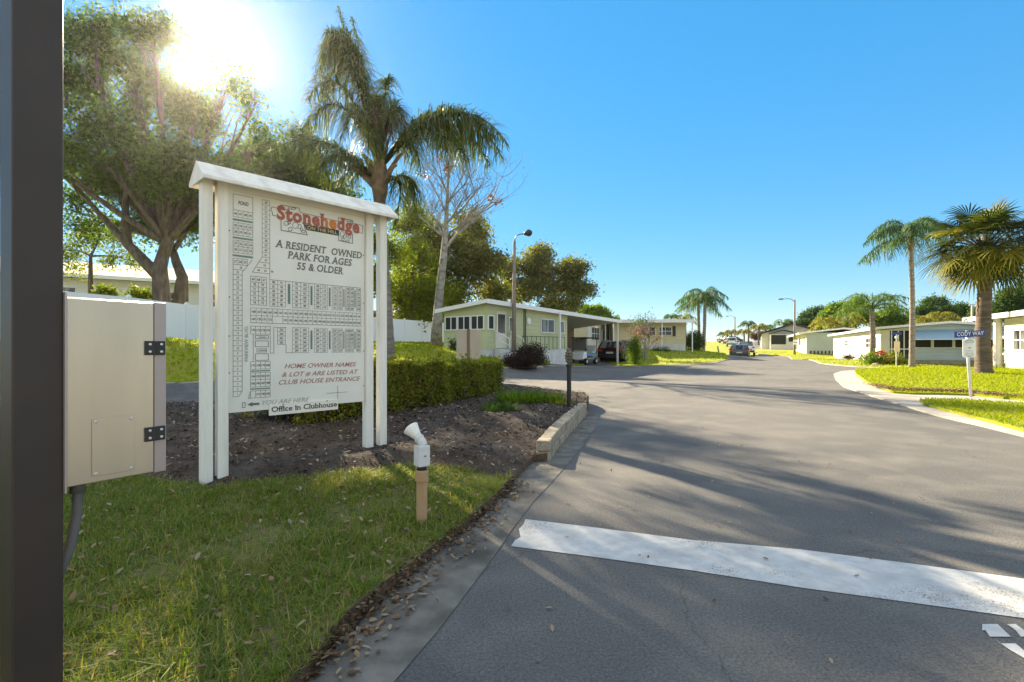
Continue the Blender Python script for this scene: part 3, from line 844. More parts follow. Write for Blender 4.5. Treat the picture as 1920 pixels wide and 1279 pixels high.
va, vm_, vz = ZC(280, 100)[1], ZC(280, 178)[1], ZC(280, 255)[1]
cells(ud, u_end, vm_, va, 23, 1, list(range(168, 145, -1)), h=.022, w=.003)
cells(ud, ud + (u_end - ud) * 4 / 23, vz, vm_, 4, 1, [169, 170, 171, 172], h=.022, w=.003)
cells(ud + (u_end - ud) * 6 / 23, u_end, vz, vm_, 17, 1, list(range(192, 209)), h=.022, w=.003)
line(mapm, (ud, vz), (u_end, vz))
# lower left block
vg, vh = ZC(280, 290)[1], ZC(280, 372)[1]; uh = ZC(488, 300)[0]
cells(ud, uh, vh, vg, 4, 1, [176, 175, 174, 173], h=.022)
line(mapm, (ud + .025, vh), (ud + .025, ZC(300, 655)[1])); line(mapm, (uh, vh), (uh, ZC(488, 572)[1])); 
poly_line(mapm, [ZC(527, 305), (ZC(527, 305)[0], ZC(527, 572)[1]), (uh, ZC(527, 572)[1])], close=False)
def rect(x0, y0, x1, y1, mi=0, fill=None):
    a, b = ZC(x0, y0), ZC(x1, y1); p = [(a[0], a[1]), (b[0], a[1]), (b[0], b[1]), (a[0], b[1])]
    poly_line(mapm, p, .005, mi)
rect(330, 388, 468, 425); rect(330, 444, 468, 506); rect(347, 527, 448, 560); rect(330, 578, 468, 645)
for y, mi in ((406, 0), (543, 0)):
    a, b = ZC(345, y), ZC(455, y); street_name(a[0] + .02, b[0] - .01, a[1] - .012, a[1] + .012)
vi = [ZC(285, y)[1] for y in (660, 738, 775, 846, 922, 962, 1035)]
cells(ud, uh, vi[1], vi[0], 4, 1, [177, 178, 179, 180], h=.022); street_name(ud, uh, vi[2], vi[1])
cells(ud, uh, vi[3], vi[2], 4, 1, [184, 183, 182, 181], h=.022); cells(ud, uh, vi[4], vi[3], 4, 1, [185, 186, 187, 188], h=.022); street_name(ud, uh, vi[5], vi[4])
cells(ud, uh, vi[6], vi[5], 4, 1, [None, 191, 190, 189], h=.022); line(mapm, (ud, vi[5]), (ud - .02, vi[6])); line(mapm, (ud - .02, vi[6]), (ud, vi[6]))
# lower columns
vj, vk = ZD(20, 822)[1], ZD(20, 1155)[1]
ujj = ZC(527, 305)[0]
line(mapm, (ujj, ZC(560, 307)[1]), (u0g + W_ * .16, ZC(560, 307)[1]))
cells(ZC(567, 310)[0], ZC(648, 315)[0], ZC(600, 485)[1], ZC(600, 308)[1], 1, 4, [265, 264, 263, 262], h=.022)
pat = [(.225, .395), (.455, .60), (.655, .775), (.81, .91)]
def lowset():
    n = 254
    for a, b in pat:
        cells(u0g + W_ * a, u0g + W_ * b, vk, vj, 2, 6, [x for r in range(6) for x in (n - r, n - 11 + r)], h=.023, w=.003); n -= 12
    cells(u0g + W_ * .945, u_end, vk, vj, 1, 6, [n - r for r in range(6)], h=.023, w=.003)
    for (a, b), (a2, _) in zip(pat, pat[1:] + [(.945, 1)]): street_name(u0g + W_ * b, u0g + W_ * a2, vk + .04, vj - .03, True)
lowset()
line(mapm, (u0g + W_ * .16, vk), (u0g + W_ * .225, vk)); line(mapm, (u0g + W_ * .16, vk), (u0g + W_ * .16, ZC(600, 485)[1]))
vs, fs = text_mesh('PARKVIEW BLVD.', 1.0, bold=.008)
pl = ZC(230, 655); pt = ZC(230, 285)
k = (pt[1] - pl[1]) / (max(x for x, _ in vs) - min(x for x, _ in vs))
flat(num, [((x - min(x for x, _ in vs)) * k, y * k) for x, y in vs], fs, pl[0] + .018, pl[1], FD, 1, R(90))
# you are here, arrow, compass
rect(190, 1080, 220, 1128)
a = ZC(240, 1105); b = ZC(372, 1092); ay = a[1] + .004
mapm.add([(x, FD, lz(z)) for x, z in [(a[0], ay), (a[0] + .05, ay - .022), (a[0] + .05, ay - .011), (b[0], ay - .011), (b[0], ay + .011), (a[0] + .05, ay + .011), (a[0] + .05, ay + .022)]], [tuple(range(7))], 0)
cx = bu(636, 737)
line(mapm, (cx[0] - .13, cx[1]), (cx[0] + .12, cx[1])); line(mapm, (cx[0], cx[1] - .075), (cx[0], cx[1] + .075))
line(mapm, (bu(437, 0)[0] - .01, top + .03), (u_end + .05, top + .03), .002, 1)
line(mapm, (ub, top + .0), (ub, top - .02), .003)
mapm.build('map_print', [ink_g, green], board)
num.build('lot_numbers', [ink, green], board)
# headings
hd = MB()
def head(txt, p0, p1, hgt, mi, **k):
    a, b = bu(*p0), bu(*p1); v = (a[1] + b[1]) / 2
    fit_text(hd, txt, a[0], b[0], v, v + hgt, mi, **k)
head('A RESIDENT  OWNED', (517, 463), (683, 492), .072, 0, bold=.022, serif=.075, shear=.16, spacing=1.06)
head('PARK FOR AGES', (541, 486), (664, 504), .072, 0, bold=.022, serif=.075, shear=.16, spacing=1.06)
head('55 & OLDER', (559, 506), (648, 520), .072, 0, bold=.022, serif=.075, shear=.16, spacing=1.06)
head('HOME OWNER NAMES', (535, 689), (671, 691), .046, 1, bold=.012, shear=.3)
head('& LOT # ARE LISTED AT', (530, 704), (675, 705), .046, 1, bold=.012, shear=.3)
head('CLUB HOUSE ENTRANCE', (524, 719), (679, 717), .046, 1, bold=.012, shear=.3)
head('YOU ARE HERE', (491, 758), (582, 753), .042, 2, bold=.004, serif=.05, shear=.3)
hd.build('lettering', [ink_g, pink, pale], board)
# title with stones and hatched band
ti = MB()
A_ = lambda x, y: bu(500 + x / 7.525, 370 + y / 7.525)
def tl(pts, w=.005, close=False): poly_line(ti, [A_(*p) for p in pts], w, 3, close, FD - .001)
ta, tb = A_(155, 300), A_(1345, 545)
tv = (ta[1] + tb[1]) / 2 - .005
vs, fs = text_mesh('Stonehedge', 1.0, bold=.045, serif=.06, spacing=1.12)
x0, x1 = min(x for x, _ in vs), max(x for x, _ in vs)
for f in fs:
    pts = [vs[i] for i in f]
    cxm = sum(p[0] for p in pts) / len(pts); tt = (cxm - x0) / (x1 - x0)
    mi = 1 if .54 < tt < .70 else 0
    ti.add([(ta[0] + (x - x0) / (x1 - x0) * (tb[0] - ta[0]), FD - .002, lz(tv + y * .185)) for x, y in pts], [tuple(range(len(pts)))], mi)
yb = [A_(850, 335), A_(1050, 380), A_(1050, 480), A_(730, 405)]
tl([(145, 165), (85, 152), (70, 200), (95, 235), (90, 270), (145, 280)]); tl([(215, 150), (215, 128), (480, 180), (495, 240), (1050, 378), (1045, 325), (1250, 370), (1245, 405), (1392, 445), (1385, 550), (1345, 545)])
tl([(218, 325), (218, 485), (595, 560), (545, 402)], .006); tl([(1050, 505), (1045, 645), (1245, 690), (1245, 560)], .006); tl([(270, 185), (300, 205), (340, 165)], .006)
def ring(cx, cy, rx, ry, w=.0045):
    tl([(cx + rx * math.cos(a), cy + ry * math.sin(a)) for a in [i * math.pi / 5 for i in range(10)]], w, True)
for q in [(295, 388, 38, 30), (335, 378, 22, 24), (425, 420, 42, 44), (485, 440, 24, 30), (350, 472, 30, 26), (515, 480, 20, 22), (538, 510, 28, 20), (1098, 560, 30, 40), (1135, 590, 30, 22), (1200, 602, 20, 22), (1105, 632, 22, 18), (1170, 655, 26, 15), (395, 185, 36, 14), (1110, 352, 30, 14), (1185, 372, 20, 16), (1228, 385, 12, 12)]: ring(*q)
band = [A_(548, 408), A_(1050, 500), A_(1050, 580), A_(590, 488)]
ti.add([(u, FD - .0005, lz(v)) for u, v in band], [(0, 1, 2, 3)], 3)
fit_text(ti, 'ON THE HILL', A_(580, 0)[0] * 0 + band[3][0] + .004, band[1][0] - .02, (band[2][1] + band[3][1]) / 2 + .012, (band[0][1] + band[1][1]) / 2 - .012, 2, FD - .002, bold=.01)
ti.build('title_lettering', [red, orange, yellow, ink], board)
ob = MB()
fit_text(ob, 'Office in Clubhouse', .385, 1.085, .595, .647, 0, -.029, bold=.012, serif=.045)
for u, z in ((.50, .66), (.97, .662)): ob.lathe([(.006, 0), (.006, .004)], 8, Matrix.Translation((u, -.0285, lz(z))) @ Matrix.Rotation(R(90), 4, 'X'))
ob.build('lettering', ink, pq)
sc = MB()
for u, z in [(BW0 + .012, 2.35), (BW0 + .012, 1.72), (BW0 + .012, 1.35), (BW0 + .012, 1.0), (BW1 - .014, 2.3), (BW1 - .014, 1.75), (BW1 - .014, 1.2), (BW1 - .014, .8)]:
    sc.lathe([(.006, 0), (.006, .003)], 8, Matrix.Translation((u, -.0125, lz(z))) @ Matrix.Rotation(R(90), 4, 'X'))
sc.build('screws', ink, board)

# ------------------------------------------------------------------ gate post and control cabinet
PD = Vector((.54, .84, 0)).normalized(); PN = Vector((PD.y, -PD.x, 0))
yb0 = 1.28
p1 = Vector((-.977 * yb0, yb0, 0))
ang = math.atan2(PD.y, PD.x)
gpz = H(p1.x, p1.y)
gpost = thing('gate_post', 'thick dark bronze square steel post rising out of frame beside the metal cabinet', 'post', (p1.x, p1.y, gpz), ang)
MB().box(0, .1016, 0, .1016, -.1, 3.4).build('shaft', M['bronze'], gpost, bevel=.004)
MB().box(-.03, .13, -.03, .13, .06, .085).build('base_plate', M['bronze'], gpost, bevel=.003)
cabz = 1.25 + (650 - 556) / 960 * 1.365
cb = thing('control_cabinet', 'brushed metal control cabinet fixed to the bronze gate post', 'cabinet', (p1.x + PD.x * .1016, p1.y + PD.y * .1016, cabz - .513), ang)
# local: x away along the post's face, y into the cabinet's back, z up from its underside
W, Hc = .243, .513
MB().box(.004, W, .004, .17, .0, Hc).build('body', M['alu'], cb, bevel=.003)
door = MB().box(.004, W - .034, -.008, .0035, .004, Hc - .004).build('door', M['alu'], cb, bevel=.0015)
MB().box(W - .031, W + .001, -.006, .003, 0, Hc).build('frame_edge', M['alu_edge'], cb, bevel=.0015)
MB().box(-.001, .004, -.012, .05, -.012, Hc + .012).build('mounting_bracket', M['alu_edge'], cb, bevel=.001)
for z in (.118, .375):
    hg = MB()
    hg.box(W - .058, W - .034, -.014, -.0085, z - .021, z + .021); hg.box(W - .0315, W - .004, -.013, -.0065, z - .021, z + .021)
    hg.tube([(W - .0328, -.011, z - .021), (W - .0328, -.011, z + .021)], .0042, 10)
    h_ = hg.build('hinge', M['black'], cb, bevel=.001)
    sw = MB()
    for x in (W - .046, W - .015):
        for dz in (-.011, .011):
            sw.lathe([(.0042, 0), (.0042, .002), (.002, .003)], 10, Matrix.Translation((x, -.0142 if x < W - .03 else -.0132, z + dz)) @ Matrix.Rotation(R(90), 4, 'X'))
    sw.build('screws', M['steel'], h_)
cp = MB().box(.058, .158, -.011, -.0085, .020, .180).build('cover_plate', M['alu'], cb, bevel=.0008)
sw = MB()
for x in (.066, .150):
    for z in (.028, .172): sw.lathe([(.004, 0), (.004, .002), (.002, .003)], 10, Matrix.Translation((x, -.0112, z)) @ Matrix.Rotation(R(90), 4, 'X'))
sw.build('screws', M['steel'], cp)
cd = MB()
ctr = [(.045, .05, .0), (.045, .05, -.03), (.043, .05, -.09), (.03, .052, -.17), (.0, .055, -.26), (-.03, .058, -.34), (-.055, .06, -.44), (-.075, .06, -.6), (-.08, .06, -1.02)]
cd.tube(ctr, .0125, 14)
cd.tube([(.045, .05, .0), (.045, .05, -.028)], .018, 14)
cd.build('conduit', M['conduit'], cb, smooth=True)

# ------------------------------------------------------------------ ground spotlight
b0 = gp(791, 985, .07)
sp = thing('ground_spotlight', 'small white flood lamp on a tan plastic pipe standing in the verge', 'spotlight', b0)
k = b0.y / F
M['pvc'] = mat('weathered_pipe', (0.36, 0.22, 0.10), 0.6, (0.48, 0.33, 0.18), 6, stretch=(1, 1, .4), col3=(0.26, 0.16, 0.07), scale3=4)
r = 10.2 * k
zt = (985 - 882) * k
MB().lathe([(r, -.1), (r, zt - 20 * k), (r, zt)], 20).build('pipe', M['pvc'], sp, smooth=False)
MB().lathe([(r * 1.22, zt - 21 * k), (r * 1.24, zt - 20 * k), (r * 1.24, zt - 3 * k), (r * 1.18, zt)], 20).build('coupling', M['pvc'], sp)
bx = MB()
w = 11.5 * k
bx.box(-w, w, -w, w, zt + 7 * k, zt + 46 * k)
M['box_grey'] = mat('weathered_white', (0.55, 0.54, 0.50), 0.6, (0.64, 0.63, 0.60), 5)
jb = bx.build('junction_box', M['box_grey'], sp, bevel=.006)
jb.rotation_euler = (0, 0, R(38))
MB().lathe([(r * .8, zt), (r * .8, zt + 7.5 * k)], 14).build('neck', M['black'], sp)
m2 = MB()
m2.lathe([(.006, 0), (.006, .004)], 10, Matrix.Translation((w * .05, -w - .001, zt + 27 * k)) @ Matrix.Rotation(R(90), 4, 'X')).build('plug', M['conduit'], jb)
dirL = Vector((-.62, .35, .62)).normalized()
q = dirL.to_track_quat('Z', 'Y').to_matrix().to_4x4()
L0 = Matrix.Translation((2.5 * k, 0, zt + 49 * k)) @ q
lh = MB().lathe([(5 * k, -6 * k), (7.5 * k, 0), (8.5 * k, 4 * k), (8.5 * k, 10 * k), (9.6 * k, 11 * k), (9.6 * k, 14 * k), (8.6 * k, 15 * k), (8.6 * k, 19 * k)], 20, L0).build('lamp_holder', M['box_grey'], sp, smooth=False)
MB().lathe([(8 * k, 18 * k), (9 * k, 21 * k), (14.5 * k, 37 * k), (15.5 * k, 40 * k), (13 * k, 41.5 * k), (6 * k, 43 * k)], 24, L0).build('lamp_bulb', M['white'], sp, smooth=True)

# ------------------------------------------------------------------ stacked edging wall and finial bollard
M['block'] = mat('edging_block', (0.27, 0.22, 0.15), 0.95, (0.42, 0.36, 0.26), 12, bump=0.8, bscale=40, col3=(0.22, 0.20, 0.16), scale3=5)
w0 = Vector(wall_w[0]); 
ew = thing('edging_wall', 'low curb of tan stacked stone blocks along the mulch bed', 'wall', (w0.x, w0.y, H(w0.x, w0.y)))
path = [Vector(p) for p in wall_w]
seg = [0]
for a, b in zip(path, path[1:]): seg.append(seg[-1] + (b - a).length)
def along(d):
    for i in range(len(path) - 1):
        if d <= seg[i + 1] or i == len(path) - 2:
            t = (d - seg[i]) / (seg[i + 1] - seg[i]); return path[i].lerp(path[i + 1], t), (path[i + 1] - path[i]).normalized()
nb = 9
BL = seg[-1] / nb
for course in range(2):
    for i in range(nb + course):
        a = max(0, (i - .5 * course) * BL) + .006; b = min(seg[-1], (i + 1 - .5 * course) * BL) - .006
        if b - a < .05: continue
        pa, ta_ = along(a); pb, tb_ = along(b); t = (pb - pa).normalized(); nn = Vector((-t.y, t.x)) 
        dep = .15 + rnd.uniform(-.006, .006); j = rnd.uniform(-.008, .008)
        h0, h1 = (.0, .125) if course == 0 else (.128, .245 + rnd.uniform(-.004, .004))
        z = H(pa.x, pa.y) - .02
        P = [pa - nn * (0.03 - j), pb - nn * (.03 - j), pb + nn * (dep - .03), pa + nn * (dep - .03)]
        MB().hexa([(p.x - w0.x, p.y - w0.y, z + h0 - H(w0.x, w0.y)) for p in P] + [(p.x - w0.x, p.y - w0.y, z + h1 - H(w0.x, w0.y)) for p in P]).build('block', M['block'], ew, bevel=.012)
b0 = gp(1067, 764, .20)
k = b0.y / F
bo = thing('bollard', 'black post topped with a carved pineapple finial in the mulch bed', 'bollard', b0)
MB().lathe([(4.2 * k, -.1), (4.2 * k, 76 * k), (6 * k, 77 * k), (6 * k, 80 * k), (4 * k, 82 * k)], 16).build('shaft', M['black'], bo)
fn = MB()
fn.lathe([(3.5 * k, 81 * k), (4 * k, 85 * k)], 12)
for ring_i in range(5):
    z = (87 + ring_i * 5.0) * k; rr = [5.2, 6.8, 7.2, 6.0, 3.2][ring_i] * k
    for j in range(8):
        a = 2 * math.pi * (j + .5 * (ring_i % 2)) / 8
        fn.lathe([(.3 * k, -2.9 * k), (2.3 * k, -1.5 * k), (2.6 * k, .2 * k), (1.5 * k, 2 * k), (.2 * k, 2.6 * k)], 6, Matrix.Translation((rr * .78 * math.cos(a), rr * .78 * math.sin(a), z)))
fn.lathe([(4 * k, 85 * k), (5.6 * k, 92 * k), (5.6 * k, 103 * k), (2.5 * k, 110 * k), (.3 * k, 112 * k)], 12)
M['finial'] = mat('weathered_finial', (0.03, 0.028, 0.022), 0.6, (0.26, 0.22, 0.13), 60, lo=.45, hi=.6)
fn.build('finial', M['finial'], bo, smooth=False)
b1 = gp(1081, 765, .20)
stk = MB().tube([(0, 0, -.1), (0.01, 0, .27)], .008, 6).build('stake', mat('rusty_stake', (.10, .06, .04), .8), None, loc=b1)
tag(stk, 'thin rusty stake standing next to the pineapple bollard', 'stake')
# ------------------------------------------------------------------ plants: builders
M['bark_oak'] = mat('oak_bark', (0.060, 0.048, 0.038), 0.95, (0.14, 0.115, 0.09), 7, bump=0.9, bscale=18, stretch=(1, 1, .3))
M['bark_pale'] = mat('sycamore_bark', (0.20, 0.185, 0.16), 0.9, (0.34, 0.32, 0.28), 3, bump=0.3, col3=(0.13, 0.115, 0.095), scale3=4)
M['bark_palm'] = mat('palm_bark', (0.16, 0.135, 0.11), 0.95, (0.27, 0.235, 0.195), 4, bump=0.6, bscale=25, stretch=(.5, .5, 3))
M['bark_boot'] = mat('palm_boot', (0.14, 0.10, 0.065), 0.95, (0.26, 0.19, 0.12), 6, bump=0.6)
M['twig'] = mat('twig', (0.09, 0.07, 0.055), 0.95)
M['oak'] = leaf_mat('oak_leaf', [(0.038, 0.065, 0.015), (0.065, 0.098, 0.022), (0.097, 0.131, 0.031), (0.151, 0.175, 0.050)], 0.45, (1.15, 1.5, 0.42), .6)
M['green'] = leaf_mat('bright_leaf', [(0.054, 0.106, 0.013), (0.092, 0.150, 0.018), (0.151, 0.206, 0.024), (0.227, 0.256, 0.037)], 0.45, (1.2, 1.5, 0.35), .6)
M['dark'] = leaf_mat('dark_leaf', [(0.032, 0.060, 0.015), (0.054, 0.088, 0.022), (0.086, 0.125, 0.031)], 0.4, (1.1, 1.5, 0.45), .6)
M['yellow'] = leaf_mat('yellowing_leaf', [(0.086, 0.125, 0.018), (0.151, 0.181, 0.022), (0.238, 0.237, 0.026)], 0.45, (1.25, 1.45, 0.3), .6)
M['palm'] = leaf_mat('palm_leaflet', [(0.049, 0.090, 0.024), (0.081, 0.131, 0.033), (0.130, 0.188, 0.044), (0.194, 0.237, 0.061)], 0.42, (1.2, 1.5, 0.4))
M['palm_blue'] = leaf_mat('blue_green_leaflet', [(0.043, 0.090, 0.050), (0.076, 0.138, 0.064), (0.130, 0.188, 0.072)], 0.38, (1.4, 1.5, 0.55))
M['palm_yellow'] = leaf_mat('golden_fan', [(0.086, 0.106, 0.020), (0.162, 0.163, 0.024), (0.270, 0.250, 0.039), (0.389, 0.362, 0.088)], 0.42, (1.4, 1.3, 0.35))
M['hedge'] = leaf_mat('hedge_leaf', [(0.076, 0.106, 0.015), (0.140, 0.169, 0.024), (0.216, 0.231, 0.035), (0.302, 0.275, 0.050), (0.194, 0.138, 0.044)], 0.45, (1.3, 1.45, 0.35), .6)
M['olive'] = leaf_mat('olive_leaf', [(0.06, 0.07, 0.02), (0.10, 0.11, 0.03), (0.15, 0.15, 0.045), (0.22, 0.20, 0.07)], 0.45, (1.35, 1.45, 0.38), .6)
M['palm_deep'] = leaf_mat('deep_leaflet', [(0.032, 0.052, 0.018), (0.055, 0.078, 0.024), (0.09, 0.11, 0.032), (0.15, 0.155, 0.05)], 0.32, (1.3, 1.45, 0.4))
M['fan_dark'] = leaf_mat('dark_fan', [(0.022, 0.034, 0.010), (0.045, 0.06, 0.016), (0.08, 0.09, 0.024)], 0.3, (1.3, 1.4, 0.4))
M['bark_cabbage'] = mat('cabbage_bark', (0.085, 0.062, 0.045), 0.95, (0.17, 0.13, 0.10), 5, bump=0.7, bscale=25, stretch=(.6, .6, 3))
M['rust'] = leaf_mat('rusty_leaf', [(0.10, 0.05, 0.025), (0.17, 0.09, 0.04), (0.26, 0.16, 0.07)], 0.4, (1.4, 1.1, 0.6))
M['burgundy'] = leaf_mat('burgundy_leaf', [(0.025, 0.016, 0.014), (0.045, 0.026, 0.022), (0.06, 0.05, 0.03)], 0.25, (1.4, 1.0, .8))
M['flower'] = leaf_mat('orange_bract', [(0.35, 0.03, 0.012), (0.50, 0.07, 0.015), (0.45, 0.12, 0.02)], 0.4, (1.4, 1, .7))

def leaves_np(C, size, g, aspect=.5, droop=.2, spread=1.0):
    """diamond leaves, slightly folded, one island each"""
    n = len(C)
    a = g.normal(0, 1, (n, 3)); a[:, 2] -= droop; a /= np.linalg.norm(a, axis=1)[:, None]
    b = np.cross(a, g.normal(0, 1, (n, 3))); b /= np.linalg.norm(b, axis=1)[:, None]
    c = np.cross(a, b)
    L = (size * g.uniform(.6, 1.4, n))[:, None]; Wd = L * aspect
    V = np.stack([C - a * L / 2, C + b * Wd / 2 + c * L * .08, C + a * L / 2, C - b * Wd / 2 + c * L * .08], 1).reshape(-1, 3)
    Fs = np.arange(4 * n).reshape(n, 4)
    return V, Fs
def blob_points(g, c, r, n, shell=.45):
    d = g.normal(0, 1, (n, 3)); d /= np.linalg.norm(d, axis=1)[:, None]
    rr = shell + (1 - shell) * g.random(n) ** .6
    return np.asarray(c) + d * rr[:, None] * np.asarray(r)
def bez(a, b, c, n):
    return [a * (1 - t) ** 2 + b * 2 * t * (1 - t) + c * t * t for t in [i / n for i in range(n + 1)]]
def tree(name, label, cat, base, trunk, blobs, leaf, size, per, seed, bark='bark_oak', rt=.25, clump=.5, aspect=.5, group=None, shell=.4, twigs=5, limbs=True, flat_=.8, droop=.2, kmul=1.0, subr=(.22, .5)):
    """trunk: points (world) from the ground up; blobs: (centre, (rx,ry,rz), number of leaf clumps)"""
    g = np.random.default_rng(seed); r_ = random.Random(seed)
    base = Vector(base)
    root = thing(name, label, cat, base, 0, group)
    tr = [Vector(p) - base for p in trunk]
    mb = MB()
    n = len(tr)
    rad = [rt * (1 - .55 * i / max(1, n - 1)) for i in range(n)]; rad[0] *= 1.25
    mb.tube(tr, rad, 10)
    allV = []
    for c, r, k in blobs:
        c = Vector(c) - base; k = max(3, int(k * kmul))
        ms = max(3, int(3 + 5 * min(1, k / 60)))
        sc = blob_points(g, c, np.array(r) * .78, ms, .35); per_s = -(-k // ms)
        pts = np.concatenate([blob_points(g, q, np.array(r) * g.uniform(*subr), per_s, .25) for q in sc])[:k]
        g.shuffle(pts)
        cl = pts[np.repeat(np.arange(k), per)] + g.normal(0, 1, (k * per, 3)) * np.array([clump, clump, clump * flat_]) * .6
        allV.append(cl)
        if limbs:
            s = tr[-1] if c.z > tr[-1].z else min(tr[1:], key=lambda p: abs(p.z - (c.z - (c - p).length * .4)))
            mid = s.lerp(c, .5) + Vector((r_.uniform(-.3, .3), r_.uniform(-.3, .3), r_.uniform(-.1, .35))) * (c - s).length * .3
            lp = bez(s, mid, c, 6)
            r0 = min(rt * .4, .06 + .018 * (c - s).length)
            mb.tube(lp, [r0 * (1 - .75 * i / 6) for i in range(7)], 7)
            for q in pts[:twigs]:
                q = Vector(q); st = lp[r_.randint(3, 6)]
                m_ = st.lerp(q, .5) + Vector((r_.uniform(-.15, .15), r_.uniform(-.15, .15), r_.uniform(0, .2))) * (q - st).length
                mb.tube(bez(st, m_, q, 4), [r0 * .25 * (1 - .7 * i / 4) for i in range(5)], 5)
    mb.build('trunk', M[bark], root, smooth=True)
    V, Fs = leaves_np(np.concatenate(allV), size, g, aspect, droop)
    np_mesh('crown', V, Fs, M[leaf] if isinstance(leaf, str) else leaf, root)
    return root
def frond_np(P0, P1, P2, Lmax, g, n=46, width=.035, droop=.7, plume=.5, start=.14, fall=1.0, seg=3):
    """a feather leaf: returns leaflet verts/faces; the stalk is made apart"""
    t = np.linspace(start, .995, n)
    P0, P1, P2 = [np.array(p, float) for p in (P0, P1, P2)]
    B = ((1 - t) ** 2)[:, None] * P0 + (2 * t * (1 - t))[:, None] * P1 + (t * t)[:, None] * P2
    T = (2 * (1 - t))[:, None] * (P1 - P0) + (2 * t)[:, None] * (P2 - P1)
    T /= np.linalg.norm(T, axis=1)[:, None]
    up = np.array([0, 0, 1.0])
    Sd = np.cross(T, up); nn = np.linalg.norm(Sd, axis=1); bad = nn < .15
    Sd[bad] = np.array([1.0, .2, 0]); Sd /= np.linalg.norm(Sd, axis=1)[:, None]
    Nn = np.cross(Sd, T)
    prof = np.sin(np.pi * np.clip(.12 + .86 * (t - start) / (1 - start), 0, 1)) ** .6
    Vs, Fs, off = [], [], 0
    for sg in (-1, 1):
        ang = g.normal(.15, plume, n)
        d = Sd * sg * np.cos(ang)[:, None] + Nn * np.sin(ang)[:, None] + T * g.uniform(.25, .6, n)[:, None]
        d /= np.linalg.norm(d, axis=1)[:, None]
        L = Lmax * prof * g.uniform(.8, 1.12, n)
        dr = droop * g.uniform(.7, 1.3, n)
        wv = np.cross(d, up); wn_ = np.linalg.norm(wv, axis=1); wv[wn_ < .05] = T[wn_ < .05]; wv /= np.linalg.norm(wv, axis=1)[:, None]
        rows = []
        for k in range(seg + 1):
            u = k / seg
            c = B + d * (L * u * (1 - .28 * dr * u))[:, None] - up * (L * dr * u * u * .75)[:, None]
            wd = width * (1 - .9 * u ** 2) * .5
            rows += [c - wv * wd, c + wv * wd]
        V = np.stack(rows, 1)
        m = V.shape[1]
        Vs.append(V.reshape(-1, 3))
        i = np.arange(n)[:, None] * m + off
        for k in range(seg):
            Fs.append(i + [2 * k, 2 * k + 1, 2 * k + 3, 2 * k + 2])
        off += n * m
    return np.concatenate(Vs), np.concatenate(Fs)
def frond(root, P0, P1, P2, Lmax, g, leaf, stalk=.03, **k):
    V, Fs = frond_np(P0, P1, P2, Lmax, g, **k)
    st = MB().tube(bez(Vector(P0), Vector(P1), Vector(P2), 10), [stalk * (1 - .85 * i / 10) for i in range(11)], 5)
    q = [f for f in st.f if len(f) == 4]
    sv = np.array(st.v); sf = np.array(q) + len(V)
    return np_mesh('frond', np.concatenate([V, sv]), np.concatenate([Fs, sf]), M[leaf], root)
def palm_trunk(root, pts, r0, r1, rings=True, name='trunk', m='bark_palm', flare=1.3):
    mb = MB()
    P = []
    pts = [Vector(p) for p in pts]
    n = 40
    path = []
    for i in range(n + 1):
        t = i / n * (len(pts) - 1); k = min(int(t), len(pts) - 2); path.append(pts[k].lerp(pts[k + 1], t - k))
    rad = []
    for i in range(n + 1):
        u = i / n; r = r0 + (r1 - r0) * u
        r *= 1 + (flare - 1) * max(0, 1 - u * 7) ** 2
        rad.append(r * (1 + (.045 if i % 2 else -.03) * (1 if rings else 0)))
    return mb.tube(path, rad, 14).build(name, M[m], root, smooth=True)
def feather_palm(name, label, base, top, seed, nf=16, flen=2.6, leaf='palm', Lmax=.6, r=.14, group=None, droop=.8, up=(.0, 1.2), n=40, width=.035, dead=True, shaft=0.0, cat='palm', arch=1.0):
    g = np.random.default_rng(seed); r_ = random.Random(seed)
    base = Vector(base); top = Vector(top) - base
    root = thing(name, label, cat, base, 0, group)
    palm_trunk(root, [(0, 0, -.1), top * .5 + Vector((.05, 0, 0)), top], r, r * .78)
    if shaft:
        MB().lathe([(r * .8, -.2), (r * 1.25, .05), (r * 1.0, shaft * .6), (r * .4, shaft)], 12, Matrix.Translation(top)).build('crown_shaft', M['bark_boot'], root, smooth=True)
    for i in range(nf):
        a = 2 * math.pi * (i * .382 + r_.uniform(-.04, .04))
        u = i / (nf - 1)
        el = up[0] + (up[1] - up[0]) * (1 - u) + r_.uniform(-.15, .15)
        L = flen * r_.uniform(.85, 1.12)
        d = Vector((math.cos(a), math.sin(a), 0))
        P0 = top + Vector((0, 0, shaft * .5))
        P1 = P0 + d * L * .5 * math.cos(el) + Vector((0, 0, L * .62 * math.sin(el) + .12 * L))
        P2 = P0 + d * L * (.55 + .4 * math.cos(el)) + Vector((0, 0, L * (.55 * math.sin(el) - .42 * arch)))
        frond(root, P0, P1, P2, Lmax, g, leaf, stalk=.03 * flen / 2.6, n=n, droop=droop, width=width)
    return root

